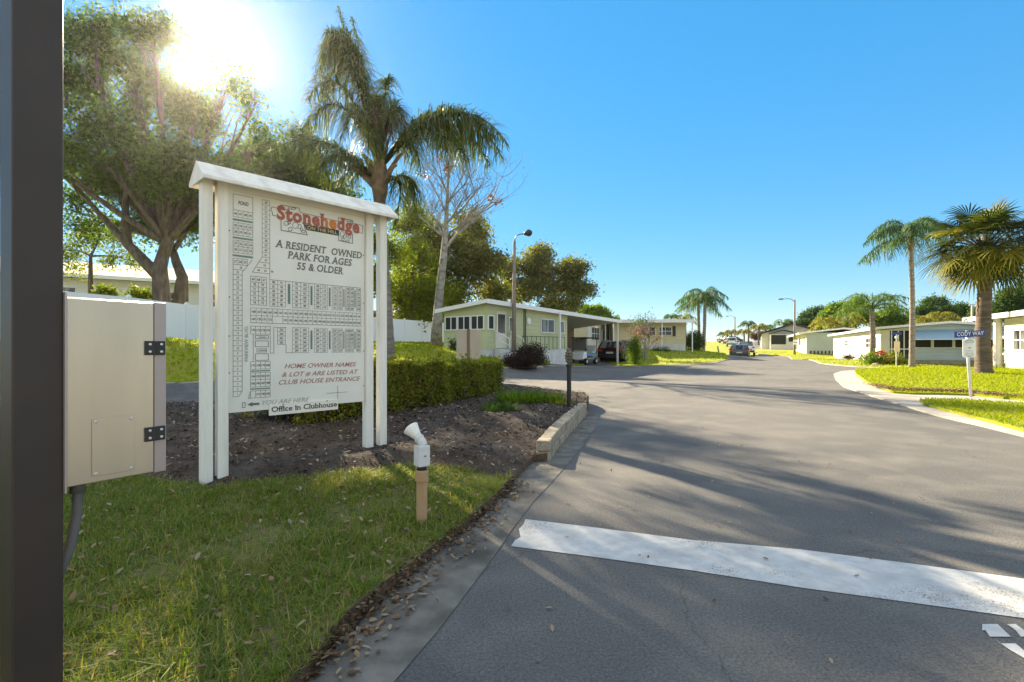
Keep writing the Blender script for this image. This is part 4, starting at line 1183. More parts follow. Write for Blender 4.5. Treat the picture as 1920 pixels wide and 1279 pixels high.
# ------------------------------------------------------------------ the queen palm behind the sign
PY = 13.2
g = np.random.default_rng(5)
pb = on((728 - 960) / F * PY, PY)
qp = thing('queen_palm', 'tall windblown queen palm with shaggy arching fronds behind the map sign', 'palm', pb)
rel = lambda px, py, Y=PY: at(px, py, Y) - pb
palm_trunk(qp, [(0, 0, -.1), rel(729, 650), rel(722, 540), rel(713, 400), rel(712, 345)], .15, .135)
boot = MB()
ct = rel(712, 345)
for (ex, ey, dY) in [(650, 240, -.3), (690, 150, .2), (700, 170, -.2), (740, 200, .3), (770, 280, -.4), (790, 240, .2), (640, 300, .3), (725, 260, -.5), (680, 265, .5), (600, 285, 0)]:
    e = rel(ex, ey, PY + dY)
    m_ = ct.lerp(e, .4) + Vector((0, 0, .15)); m2_ = ct.lerp(e, .55)
    boot.tube(bez(ct + Vector((0, 0, -.2)), m_, m2_, 5), [.10, .085, .07, .055, .045, .035], 7)
boot.lathe([(.15, -.5), (.21, -.1), (.23, .15), (.15, .6), (.05, 1.0)], 12, Matrix.Translation(ct))
boot.build('leaf_bases', M['bark_boot'], qp, smooth=True)
FR = [  # end px, control px, depth of end and control, leaflet length
    ((588, 150), (668, -60), .3, .2, .95), ((600, 110), (655, -30), -.5, -.3, .9), ((575, 190), (640, 70), .2, .1, .9), ((633, 10), (672, 160), .0, 0, .6), ((660, 30), (690, 170), .5, .2, .6), ((610, 60), (660, 60), -.9, -.5, .85),
    ((945, 300), (850, 120), .3, .2, .95), ((925, 260), (840, 140), -.7, -.4, .9), ((900, 240), (810, 150), .6, .3, .85), ((880, 300), (800, 190), -1.2, -.6, .8),
    ((640, 260), (680, 130), -1.6, -.8, .75), ((760, 250), (735, 120), -1.8, -.9, .75), ((700, 215), (712, 110), 1.5, .9, .75), ((790, 330), (775, 200), 1.2, .6, .7), ((730, 150), (722, 120), .3, .1, .7), ((690, 300), (690, 180), -2.2, -1.2, .75),
    ((600, 180), (665, 10), .6, .3, .95), ((620, 90), (668, -10), -.3, -.2, .9), ((570, 240), (640, 120), -.4, -.2, .85), ((920, 310), (840, 150), .8, .4, .95), ((950, 270), (860, 130), -.2, -.1, .9), ((860, 270), (800, 150), 0, 0, .9),
    ((545, 300), (610, 215), .5, .2, .8), ((590, 330), (640, 235), -.9, -.5, .8), ((500, 290), (600, 210), 1.2, .7, .8),
    ((775, 400), (790, 290), .4, .2, .7), ((740, 420), (770, 300), -.6, -.3, .7), ((640, 350), (660, 270), .6, .3, .7)]
for i, (e, c, dY, dC, L) in enumerate(FR):
    p0 = ct + Vector((0, 0, .35)) if i < 22 else ct + Vector((0, 0, -.1))
    frond(qp, p0, rel(*c, PY + dC), rel(*e, PY + dY), L, g, 'palm_deep', stalk=.035, n=100, width=.026, droop=.9, plume=.75, start=.17)
# dead fronds hanging in the middle
M['dead_palm'] = leaf_mat('dead_leaflet', [(0.07, 0.05, 0.03), (0.13, 0.09, 0.05), (0.20, 0.15, 0.08)], .3, (1.3, 1.1, .7))
for e, c, dY in [((690, 270), (712, 130), -.6), ((735, 260), (730, 130), -.4), ((712, 250), (705, 110), .4), ((750, 230), (735, 150), .4), ((675, 230), (695, 140), .1)]:
    frond(qp, ct + Vector((0, 0, .3)), rel(*c, PY + dY * .5), rel(*e, PY + dY), .7, g, 'dead_palm', stalk=.03, n=50, width=.034, droop=1.1, plume=.7, start=.25)

# ------------------------------------------------------------------ trees on the left
def px_blobs(lst, Y):
    out = []
    for px, py, r, dY, k in lst:
        s = (Y + dY) / F
        out.append((at(px, py, Y + dY), (r * s, r * s * 1.0, r * s * .8), k))
    return out
OY = 25.0
ob_ = gp(300, 643) if False else on((300 - 960) / F * OY, OY)
tp = lambda px, py, dY=0: at(px, py, OY + dY)
tree('oak_tree', 'great spreading oak behind the white fence with sun shining through its crown', 'tree', ob_, [ob_ - Vector((0, 0, .2)), tp(303, 560), tp(300, 500), tp(312, 455)],
     px_blobs([(175, 70, 62, 0, 55), (150, 150, 70, 1, 55), (283, 55, 46, -1, 34), (235, 110, 50, 1, 26), (250, 170, 70, 0, 46), (150, 260, 85, -2, 60), (255, 270, 85, 1, 60), (335, 198, 62, 2, 62), (365, 220, 44, 0, 22), (425, 165, 46, 1, 5), (482, 190, 36, 0, 5), (505, 265, 45, 1, 14),
               (340, 300, 60, -2, 34), (430, 262, 62, 2, 13), (60, 120, 90, 1, 50), (40, 260, 90, -2, 50), (300, 370, 60, 3, 26), (200, 350, 70, 2, 40), (420, 340, 60, -1, 34), (380, 420, 50, 4, 20), (150, 400, 60, 3, 26), (300, 325, 65, -1, 40), (225, 330, 60, 1, 36), (365, 365, 52, 1, 34), (270, 400, 40, 2, 18), (230, 430, 35, 2, 10)], OY),
     'oak', .185, 46, 31, rt=.50, clump=.62, shell=.2, twigs=9, kmul=1.8, subr=(.32, .58))
lb = at(330, 560, OY + 1.5); lb0 = on(lb.x, lb.y)
mb = MB()
mb.tube([p - ob_ for p in bez(tp(300, 520), tp(240, 460), tp(150, 360), 8)], [.30, .28, .26, .23, .2, .17, .14, .11, .09], 9)
mb.tube([p - ob_ for p in bez(tp(150, 360), tp(120, 320), tp(60, 300), 5)], [.12, .11, .1, .09, .08, .07], 7)
mb.tube([p - ob_ for p in bez(tp(306, 480), tp(330, 400), tp(365, 330), 8)], [.28, .26, .24, .21, .18, .15, .12, .1, .08], 9)
mb.tube([p - ob_ for p in bez(tp(240, 455), tp(225, 380), tp(255, 290), 8)], [.2, .19, .18, .16, .14, .12, .1, .08, .06], 8)
mb.build('limbs', M['bark_oak'], [o for o in COL.objects if o.name == 'oak_tree'][0], smooth=True)
o2 = on((335 - 960) / F * 27, 27)
tq = lambda px, py, dY=0: at(px, py, 27 + dY)
tree('oak_tree', 'smaller crooked oak right beside the great oak behind the white fence', 'tree', o2, [o2 - Vector((0, 0, .2)), tq(340, 540), tq(342, 520), tq(330, 490), tq(325, 470)],
     px_blobs([(385, 400, 45, 0, 30), (330, 410, 45, 1, 26), (420, 350, 45, 2, 26), (300, 440, 30, 1, 12)], 27), 'oak', .18, 55, 32, rt=.38, clump=.8, shell=.3)
# trees between sign and street lamp
def simple_tree(px, base_py, Y, blobs, leaf, label, seed, size=.2, per=55, clump=.8, rt=.2, kmul=1.7, name='tree', group=None, top=None, lean=0, cat='tree', bark='bark_oak', **k):
    b = at(px, base_py, Y); b.z = H(b.x, b.y)
    t = top or (min(a[1] for a in blobs) + max(a[1] for a in blobs)) / 2 + 20
    tr = [b - Vector((0, 0, .2)), at(px + lean * .5, (base_py + t) / 2, Y), at(px + lean, t, Y)]
    return tree(name, label, cat, b, tr, px_blobs(blobs, Y), leaf, size * .8, per, seed, bark=bark, rt=rt, clump=clump * .62, group=group, kmul=kmul, **k)
simple_tree(860, 600, 47, [(850, 475, 60, 0, 70), (800, 520, 60, 2, 60), (900, 500, 55, -2, 60), (790, 450, 50, 1, 40), (900, 450, 40, 2, 30), (840, 560, 60, 0, 50), (925, 545, 45, 0, 40), (765, 570, 45, -2, 35), (880, 425, 30, 0, 16)], 'olive', 'broad olive green oak behind the bare sycamore and the green house', 41, size=.34, per=60, clump=1.5, rt=.35)
simple_tree(775, 610, 42, [(775, 480, 50, 0, 46), (750, 540, 50, 1, 46), (805, 545, 45, -1, 40), (760, 420, 45, 0, 34), (780, 590, 45, 1, 30)], 'yellow', 'yellow green tree over the fence between the palm trunk and the sycamore', 42, size=.30, per=55, clump=1.2, rt=.25)
simple_tree(1040, 600, 60, [(1010, 500, 45, 0, 55), (1060, 520, 45, 2, 50), (985, 545, 45, 0, 45), (1040, 560, 50, -2, 50), (1085, 540, 25, 0, 22), (1020, 470, 22, 0, 14), (1078, 500, 22, 0, 16), (960, 500, 30, 0, 22)], 'olive', 'rounded oak rising behind the carport to the right of the street lamp', 43, size=.40, per=62, clump=1.4, rt=.35)
simple_tree(1115, 610, 75, [(1100, 585, 18, 0, 24), (1130, 592, 18, 0, 24), (1115, 578, 14, 0, 14), (1150, 598, 12, 0, 10)], 'green', 'low leafy tree seen just over the end of the carport roof', 44, size=.40, per=50, clump=1.0, rt=.2)
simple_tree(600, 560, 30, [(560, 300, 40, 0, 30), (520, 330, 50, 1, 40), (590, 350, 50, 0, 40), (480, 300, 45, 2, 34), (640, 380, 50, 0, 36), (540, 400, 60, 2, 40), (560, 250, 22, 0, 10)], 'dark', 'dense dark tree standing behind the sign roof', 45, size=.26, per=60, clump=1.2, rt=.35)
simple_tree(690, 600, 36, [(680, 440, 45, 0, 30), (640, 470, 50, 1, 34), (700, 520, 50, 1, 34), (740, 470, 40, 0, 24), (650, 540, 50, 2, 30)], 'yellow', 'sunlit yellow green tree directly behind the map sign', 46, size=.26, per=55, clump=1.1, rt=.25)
simple_tree(170, 600, 32, [(150, 470, 50, 0, 22), (190, 440, 40, 1, 16), (230, 480, 40, 1, 14)], 'yellow', 'yellow leaved tree in front of the white building at left', 47, size=.22, per=50, clump=.9, rt=.2)
for i, (px, py, Y, lab) in enumerate([(200, 552, 24.5, 'yellow green shrub showing over the white fence below the building window'), (262, 556, 24.8, 'small yellow shrub showing over the white fence left of the oak trunk')]):
    s = Y / F; c = at(px, py, Y); b = on(c.x, c.y)
    tree('shrub', lab, 'shrub', b, [b, b.lerp(c, .5), c], [(c, (16 * s, 14 * s, 14 * s), 24), (c - Vector((0, 0, .6)), (18 * s, 14 * s, 20 * s), 24)], 'yellow', .16, 30, 60 + i, rt=.05, clump=.28, limbs=False)

# ------------------------------------------------------------------ bare sycamore
SY = 31.0
sb = at(817, 653, SY); sb.z = H(sb.x, sb.y)
syc = thing('sycamore_tree', 'bare pale barked sycamore with fine leafless twigs', 'tree', sb)
mb = MB(); r_ = random.Random(9)
sc_ = SY / F
def R3(v): return Vector((r_.gauss(0, v), r_.gauss(0, v), r_.gauss(0, v)))
tips = []
def grow(p, d, L, r, depth):
    pts = [p]; q = p; dd = d.normalized(); n = 5
    for i in range(n):
        dd = (dd + R3(.09) + Vector((0, 0, .05))).normalized(); q = q + dd * L / n; pts.append(q)
    mb.tube(pts, [max(.008, .72 * r * (1 - .5 * i / n)) for i in range(n + 1)], 7 if r > .05 else 4, cap=False)
    if depth == 0: tips.append(q); return
    for k in range(4 if depth > 1 else 3):
        s = pts[r_.randint(2, 5)]
        a = r_.uniform(0, 6.28); side = Vector((math.cos(a), math.sin(a), r_.uniform(-.15, .6)))
        grow(s, dd * .75 + side * .75, L * r_.uniform(.5, .75), r * .48, depth - 1)
trunkp = [at(x, y, SY) - sb for x, y in [(817, 660), (820, 600), (825, 540), (832, 480), (836, 430), (838, 390), (840, 340), (842, 290)]]
mb.tube(trunkp, [.40, .29, .25, .21, .16, .11, .07, .035], 10)
for (sx, sy, ex, ey, L, r) in [(832, 470, 875, 415, 3.2, .12), (834, 445, 800, 410, 2.5, .10), (836, 420, 880, 370, 2.6, .10), (837, 400, 805, 350, 2.6, .08), (838, 385, 870, 320, 2.4, .07), (839, 365, 818, 300, 2.2, .06), (840, 340, 862, 285, 2.0, .05), (841, 320, 830, 275, 1.8, .04), (834, 440, 900, 410, 3.4, .10), (836, 430, 790, 380, 2.2, .07), (842, 300, 846, 262, 1.5, .035)]:
    for dY in (0, r_.uniform(-1.5, 1.5)):
        p = at(sx, sy, SY) - sb; e = at(ex, ey, SY + dY + r_.uniform(-.8, .8)) - sb
        grow(p, e - p, L * (1 if dY == 0 else .8), r, 3)
mb.build('trunk', M['bark_pale'], syc, smooth=True)
gg = np.random.default_rng(8)
T_ = np.array([tuple(t) for t in tips])
nest = MB()
cl = []
for q in [(838, 312), (824, 297), (922, 373), (796, 330), (935, 378), (840, 318)]:
    c = np.array(at(*q, SY) - sb); cl.append(c + gg.normal(0, .13, (40, 3)))
cl.append(T_[gg.integers(0, len(T_), 36)] + gg.normal(0, .05, (36, 3)))
V, Fs = leaves_np(np.concatenate(cl), .17, gg)
np_mesh('dry_leaf_clusters', V, Fs, M['rust'], syc)

# ------------------------------------------------------------------ hedge and low plants in the bed
hp = [Vector(g2(*p, .18)) for p in [(560, 812), (700, 790), (830, 768), (943, 742)]]
hn = []
for i, p in enumerate(hp):
    t = (hp[min(i + 1, 3)] - hp[max(i - 1, 0)]).normalized(); hn.append(Vector((-t.y, t.x)))
hd0 = on(hp[1].x, hp[1].y)
hedge = thing('hedge', 'clipped box hedge with sunlit yellow green top behind the map sign', 'hedge', hd0)
HT = lambda i: [.95, .93, .88, .82][i]
core = MB(); front, back = hp, [p + n * 1.35 for p, n in zip(hp, hn)]
def hv(p, z): return (p.x - hd0.x, p.y - hd0.y, H(p.x, p.y) + .14 + z * .95 - hd0.z)
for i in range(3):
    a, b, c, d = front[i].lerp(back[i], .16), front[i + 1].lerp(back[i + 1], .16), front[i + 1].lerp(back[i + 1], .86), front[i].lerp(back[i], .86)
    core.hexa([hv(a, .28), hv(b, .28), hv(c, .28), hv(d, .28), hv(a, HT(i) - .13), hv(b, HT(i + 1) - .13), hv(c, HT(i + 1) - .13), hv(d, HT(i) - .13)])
core.build('shade_core', mat('hedge_inside', (0.018, 0.016, 0.010), 1.0, (0.05, 0.04, 0.025), 25, bump=.8), hedge)  # solid core in twig brown, darkened like the shade inside the hedge
g = np.random.default_rng(77)
def hedge_pts(n):
    out = []
    s = g.uniform(0, 3, n); i = np.minimum(s.astype(int), 2); f = s - i
    fa = np.array([tuple(p) for p in front]); ba = np.array([tuple(p) for p in back])
    A = fa[i] * (1 - f)[:, None] + fa[i + 1] * f[:, None]; Bq = ba[i] * (1 - f)[:, None] + ba[i + 1] * f[:, None]
    hh = np.array([HT(k) for k in range(4)]); h = hh[i] * (1 - f) + hh[i + 1] * f
    face = g.choice(4, n, p=[.45, .35, .15, .05])
    dep = np.abs(g.normal(0, .055, n)) + .01
    w = np.where(face == 0, dep / 1.3, np.where(face == 2, 1 - dep / 1.3, g.random(n)))
    z = np.where(face == 1, h - dep, .06 + (h - .06) * g.random(n) ** .8)
    bulge = .06 * np.sin(s * 9) + .04 * np.sin(s * 23 + z * 5)
    w = w + bulge * .5
    P = A * (1 - w)[:, None] + Bq * w[:, None]
    z = z + .025 * np.sin(s * 14 + w * 6) + g.normal(0, .012, n)
    keep = (z > .3) | (g.random(n) < .55)
    P, z = P[keep], z[keep]
    return np.column_stack([P[:, 0] - hd0.x, P[:, 1] - hd0.y, HV(P[:, 0], P[:, 1]) + .14 + z * .95 - hd0.z])
pts = hedge_pts(46000)
_sh = hedge_pts(260); _sp = []
for q in _sh:
    k = g.integers(6, 16); d = g.normal(0, .35, 3); d[2] = abs(d[2]) + .7; d /= np.linalg.norm(d)
    _sp.append(q + d * np.linspace(.02, g.uniform(.08, .22), k)[:, None] + g.normal(0, .012, (k, 3)))
pts = np.concatenate([pts] + _sp)
e0, e1 = hp[3], hp[3] + hn[3] * 1.35      # the end by the road
m_ = 5000
w = g.random(m_)[:, None]; E = np.array(tuple(e0)) * (1 - w) + np.array(tuple(e1)) * w
tdir = (hp[3] - hp[2]).normalized()
E = E + np.array(tuple(tdir)) * g.normal(0, .05, m_)[:, None]
pts = np.concatenate([pts, np.column_stack([E[:, 0] - hd0.x, E[:, 1] - hd0.y, HV(E[:, 0], E[:, 1]) + g.uniform(.2, .92, m_) - hd0.z])])
V, Fs = leaves_np(pts, .052, g, .55, 0)
np_mesh('foliage', V, Fs, M['hedge'], hedge)
st = MB(); r_ = random.Random(4)
for k in range(70):
    s = r_.uniform(0, 2.99); i = int(s); f = s - i; w = r_.uniform(.03, .5)
    p = front[i].lerp(front[i + 1], f).lerp(back[i].lerp(back[i + 1], f), w)
    a = Vector(hv(p, 0)); 
    st.tube([a, a + Vector((r_.uniform(-.1, .1), r_.uniform(-.1, .1), .25)), a + Vector((r_.uniform(-.25, .25), r_.uniform(-.25, .25), .6))], [.012, .010, .006], 5)
st.build('stems', M['twig'], hedge)
def tuft(px, py, rad, h, n, leaf, label, seed, name='border_plant', cat='plant', wid=.014, group=None, dz=.17):
    """arching strap leaves from one foot"""
    g = np.random.default_rng(seed); c = gp(px, py, dz)
    az = g.uniform(0, 6.283, n); rr = rad * np.sqrt(g.random(n)); L = h * g.uniform(.6, 1.2, n); le = g.uniform(.2, 1.1, n)
    b = np.column_stack([rr * np.cos(az), rr * np.sin(az), np.zeros(n)]); az2 = az + g.normal(0, .8, n)
    d = np.column_stack([np.cos(az2), np.sin(az2), np.zeros(n)]); s = np.column_stack([-np.sin(az2), np.cos(az2), np.zeros(n)])
    rows = []
    for t, k in ((0, .8), (.4, 1), (.75, .7), (1, .08)):
        q = b + d * (le * L * t * t * .8)[:, None]; q[:, 2] += L * (t - .45 * le * t * t)
        rows += [q - s * wid * k / 2, q + s * wid * k / 2]
    V = np.stack(rows, 1).reshape(-1, 3); i = np.arange(n)[:, None] * 8
    o = np_mesh(name, V, np.concatenate([i + [0, 1, 3, 2], i + [2, 3, 5, 4], i + [4, 5, 7, 6]]), M[leaf], None, loc=c)
    return tag(o, label, cat, group)
tuft(975, 762, .42, .34, 900, 'green', 'low grassy green clump at the right end of the hedge', 81)
tuft(1020, 757, .38, .26, 700, 'green', 'low grassy green clump halfway from the hedge to the bollard', 82)
tuft(1050, 762, .25, .16, 350, 'hedge', 'small yellowish clump at the foot of the bollard', 83)
tuft(940, 778, .30, .24, 500, 'dark', 'dark low clump under the front corner of the hedge', 84)
# ------------------------------------------------------------------ buildings
def siding(name, col, col2, pitch=.2, rough=.6):
    """lap siding: a fine step in the surface every board"""
    m = mat(name, col, rough, col2, 1.2)
    nt = m.node_tree; L = nt.links.new; p = nt.nodes['Principled BSDF']
    tc = nt.nodes.new('ShaderNodeTexCoord'); sx = nt.nodes.new('ShaderNodeSeparateXYZ'); L(tc.outputs['Object'], sx.inputs[0])
    dv = nt.nodes.new('ShaderNodeMath'); dv.operation = 'DIVIDE'; dv.inputs[1].default_value = pitch; L(sx.outputs['Z'], dv.inputs[0])
    fr = nt.nodes.new('ShaderNodeMath'); fr.operation = 'FRACT'; L(dv.outputs[0], fr.inputs[0])
    b = nt.nodes.new('ShaderNodeBump'); b.inputs['Strength'].default_value = 1.0; b.inputs['Distance'].default_value = .03; b.invert = True
    L(fr.outputs[0], b.inputs['Height']); L(b.outputs[0], p.inputs['Normal'])
    return m
M['sage'] = siding('sage_siding', (0.47, 0.49, 0.27), (0.43, 0.45, 0.25), .23)
M['cream'] = siding('cream_siding', (0.62, 0.55, 0.33), (0.57, 0.51, 0.31), .23)
M['ivory'] = siding('ivory_siding', (0.66, 0.63, 0.50), (0.60, 0.58, 0.46), .2)
M['lime'] = siding('pale_lime_siding', (0.58, 0.58, 0.36), (0.54, 0.54, 0.34), .19)
M['wallwhite'] = siding('white_siding', (0.70, 0.68, 0.63), (0.65, 0.63, 0.58), .22)
M['greygreen'] = siding('grey_green_siding', (0.44, 0.49, 0.40), (0.40, 0.45, 0.37), .22)
M['bluegrey'] = siding('pale_blue_siding', (0.48, 0.56, 0.62), (0.44, 0.52, 0.58), .2)
M['skirt'] = mat('pale_skirting', (0.62, 0.62, 0.60), .8, (.52, .52, .50), 3)
M['skirt_stone'] = mat('stone_skirting', (0.30, 0.28, 0.22), .9, (.42, .38, .28), 4, bump=.4)
M['fascia'] = mat('white_fascia', (0.74, 0.74, 0.72), .5)
M['roofwhite'] = mat('white_roof', (0.55, 0.55, 0.53), .6, (.46, .46, .44), 2)
M['roofdark'] = mat('dark_shingle', (0.035, 0.035, 0.038), .9, (.07, .07, .07), 14, bump=.4)
M['rooftan'] = mat('tan_shingle', (0.36, 0.29, 0.20), .9, (.46, .38, .27), 9, bump=.3)
M['glass'] = mat('dark_window_glass', (.02, .025, .03), .06, (.16, .16, .14), 1.1, spec=.6, lo=.5, hi=.62, stretch=(1.5, 1.5, .4), detail=2)  # pale streaks in the colour mimic reflections and curtains
M['screen'] = mat('dark_screen', (.025, .028, .026), .8)
M['brownwall'] = mat('brown_wall', (.16, .105, .06), .8, (.21, .14, .08), 3, stretch=(6, 6, .6))
M['block_white'] = mat('white_block', (.60, .60, .58), .8, (.50, .50, .48), 4, bump=.4)
M['awning'] = mat('blue_awning', (.32, .47, .62), .45, (.28, .43, .58), 2, stretch=(8, 1, 1))
M['plant_dark'] = M['dark']
def window(root, x0, x1, z0, z1, y, n=1, face='y', rows=1, frame='fascia', glass='glass', fw=.05, out=-1):
    """frame standing proud of the wall (out: which side), panes set back in it"""
    fb, pb_ = MB(), MB()
    def put(b, a0, a1, c0, c1, d0, d1):
        lo, hi = sorted((y + out * d0, y + out * d1))
        if face == 'y': b.box(a0, a1, lo, hi, c0, c1)
        else: b.box(lo, hi, a0, a1, c0, c1)
    put(fb, x0, x1, z0, z0 + fw, .002, .06); put(fb, x0, x1, z1 - fw, z1, .002, .06)
    for i in range(n + 1):
        c = x0 + fw / 2 + (x1 - x0 - fw) * i / n; put(fb, c - fw / 2, c + fw / 2, z0 + fw, z1 - fw, .002, .057)
    for j in range(1, rows):
        c = z0 + (z1 - z0) * j / rows; put(fb, x0 + fw, x1 - fw, c - fw / 2, c + fw / 2, .004, .050)
    put(pb_, x0 + fw * .5, x1 - fw * .5, z0 + fw * .5, z1 - fw * .5, .004, .030)
    f = fb.build('window', M[frame], root)
    pb_.build('pane', M[glass], f)
    return f
def local(origin, U):
    U = Vector((U[0], U[1])).normalized()
    return origin, math.atan2(U.y, U.x)

# --- green home across the side road
O = at(912, 668, 25); O.z = .78
U = Vector((.605, .796)).normalized()
hg = thing('green_house', 'pale green mobile home with a long white roof edge and a carport at its end', 'house', O, math.atan2(U.y, U.x))
HZ = 2.55
MB().box(0, 7.6, 0, 2.9, .35, HZ).build('wall', M['sage'], hg)
MB().box(.03, 7.57, .03, 2.87, -1.2, .349).build('skirting', M['skirt'], hg)
# roof: one slab, high along the road, falling to the back and to the carport end
def rz(x): return HZ + .06 - .40 * x / 14.3
MB().hexa([(-.3, -.3, rz(0)), (14.4, -.3, rz(14.4)), (14.4, 3.8, rz(14.4) - .42), (-.3, 3.2, rz(0) - .36), (-.3, -.3, rz(0) + .14), (14.4, -.3, rz(14.4) + .14), (14.4, 3.8, rz(14.4) - .28), (-.3, 3.2, rz(0) - .22)]).build('roof', M['roofwhite'], hg)
gt = MB().box(-.32, 14.42, -.36, -.302, -.07, .15).build('gutter', M['fascia'], hg)
gt.location = (0, 0, rz(0)); gt.rotation_euler = (0, math.atan(.40 / 14.3), 0)
MB().hexa([(-.34, -.3, rz(0) - .03), (-.301, -.3, rz(0) - .03), (-.301, 3.25, rz(0) - .41), (-.34, 3.25, rz(0) - .41), (-.34, -.3, rz(0) + .15), (-.301, -.3, rz(0) + .15), (-.301, 3.25, rz(0) - .2), (-.34, 3.25, rz(0) - .2)]).build('fascia', M['fascia'], hg)
for i in range(3): window(hg, .12 + i * .9, .98 + i * .9, 1.30, 2.02, 0, 2, 'x', glass='screen')
window(hg, .08, .55, 1.30, 2.02, 0, 1, 'y', glass='screen')
dr = MB().box(.75, 1.55, -.035, -.002, .40, 2.25).build('door', M['ivory'], hg)
MB().box(.87, 1.43, -.045, -.036, 1.15, 2.1).build('pane', M['glass'], dr)
for x in (3.0, 4.4): MB().lathe([(.05, 0), (.05, .4), (.09, .42), (.09, .5), (.02, .54)], 10, Matrix.Translation((x, .9, rz(x) + .0))).build('vent_pipe', M['fascia'], hg)
window(hg, 1.75, 2.35, 1.22, 2.0, 0, 1, 'y')
window(hg, 4.7, 6.1, 1.25, 2.05, 0, 2, 'y'); window(hg, 6.7, 7.2, 1.25, 2.0, 0, 1, 'y')
sb_ = MB()
for i in range(3): sb_.box(.6, 1.8, -.35 - .28 * i, -.05 - .28 * i if i else -.02, -.6, .36 - .17 * (i))
sb_.build('steps', M['block_white'], hg)
rl = MB()
for x in (.62, 1.78):
    rl.tube([(x, -.1, .4), (x, -.1, 1.25), (x, -.95, .85), (x, -.95, .0)], .022, 6); rl.tube([(x, -.1, .95), (x, -.95, .5)], .014, 5)
rl.build('railing', M['fascia'], hg)
MB().lathe([(.17, 0), (.19, .02), (.17, .04), (.08, .05)], 16, Matrix.Translation((3.55, -.01, 1.85)) @ Matrix.Rotation(R(90), 4, 'X')).build('wall_plaque', M['fascia'], hg)
for x in (3.1, 3.25): MB().bar((x, -.03, .3), (x, -.03, HZ - .05), .035).build('downpipe', M['black'], hg)
# carport
MB().box(7.6, 14.3, 3.45, 3.6, -.9, HZ - .6).build('back_wall', M['brownwall'], hg)
window(hg, 8.2, 8.8, .8, 1.7, 3.45, 1, 'y', frame='brownwall'); MB().box(9.6, 10.5, 3.40, 3.448, -.8, 1.35).build('door', M['brownwall'], hg)
def wz(x): return -.70 * min(1, x / 10)
MB().box(6.0, 6.09, -.49, -.40, .31, rz(6) + .0).build('post', M['fascia'], hg)
MB().box(14.15, 14.25, -.2, -.1, -.9, rz(14.2)).build('post', M['fascia'], hg)
lw = MB(); lw.box(3.9, 6.9, -.60, -.36, -1.6, .30); lw.box(6.7, 6.9, -.359, 2.2, -1.6, .30); lw.build('planter_wall', M['block_white'], hg)
pr = MB()
for k in range(11): pr.bar((2.6 + k * .42, -.30, .25), (2.6 + k * .42, -.30, 1.02), .02)
pr.bar((2.6, -.30, 1.02), (6.8, -.30, 1.02), .035); pr.build('porch_railing', M['black'], hg)

# --- white lean-to home behind the carport
P0 = at(1102, 672, 40.5); P0.z = H(P0.x, P0.y)
U2 = Vector((.45, 1)).normalized()
hv_ = thing('annex_house', 'white sided home with dark windows seen past the end of the carport', 'house', P0, math.atan2(U2.y, U2.x))
MB().box(0, 13, 0, 4.5, .0, 2.75).build('wall', M['wallwhite'], hv_)
MB().box(-.02, .04, -.02, 4.5, 0, 2.75).build('end_wall', M['cream'], hv_)
MB().hexa([(-.3, -.5, 2.76), (13.3, -.5, 2.50), (13.3, 5, 2.72), (-.3, 5, 3.0), (-.3, -.5, 2.88), (13.3, -.5, 2.62), (13.3, 5, 2.84), (-.3, 5, 3.12)]).build('roof', M['fascia'], hv_)
window(hv_, 1.0, 3.4, 1.15, 2.25, 0, 3, 'y', rows=2)
for i in range(5): window(hv_, 4.6 + i * 1.6, 5.6 + i * 1.6, 1.2, 2.1, 0, 1, 'y')
for i in range(5):
    MB().box(4.1 + i * 1.6, 4.2 + i * 1.6, -.45, -.35, -.2, 2.6).build('post', M['fascia'], hv_)

# --- yellow home
P0 = on(8.6, 43.3); P0.z = .72
hy = thing('yellow_house', 'pale yellow home with a white base and a dark shuttered window', 'house', P0, R(-3))
MB().box(0, 6.0, 0, 9, .72, 2.62).build('wall', M['cream'], hy)
MB().box(.02, 5.98, -.01, 8.98, -.6, .719).build('skirting', M['skirt'], hy)
MB().hexa([(-.4, -1.1, 2.55), (6.35, -1.1, 2.55), (6.35, 9.4, 2.75), (-.4, 9.4, 2.75), (-.4, -1.1, 2.72), (6.35, -1.1, 2.72), (6.35, 9.4, 3.05), (-.4, 9.4, 3.05)]).build('roof', M['roofwhite'], hy)
MB().box(-.42, 6.37, -1.16, -1.102, 2.50, 2.76).build('fascia', M['fascia'], hy)
window(hy, 2.3, 3.5, 1.45, 2.2, 0, 2, 'y', rows=2); window(hy, 3.75, 4.85, 1.45, 2.2, 0, 2, 'y', rows=2)
MB().box(4.9, 5.15, -.04, -.002, 1.4, 2.25).build('shutter', M['black'], hy)
for x in (-.2, 3.75, 6.2): MB().box(x, x + .08, -1.05, -.97, -.7, 2.56).build('post', M['fascia'], hy)

# --- white home with the blue awning, at the corner
P0 = at(1650, 680, 33); P0.z = H(P0.x, P0.y) - .03
UB = Vector((.43, .903)).normalized()
hb = thing('blue_awning_house', 'long white home with a wide blue awning over dark porch windows', 'house', P0, math.atan2(UB.y, UB.x))
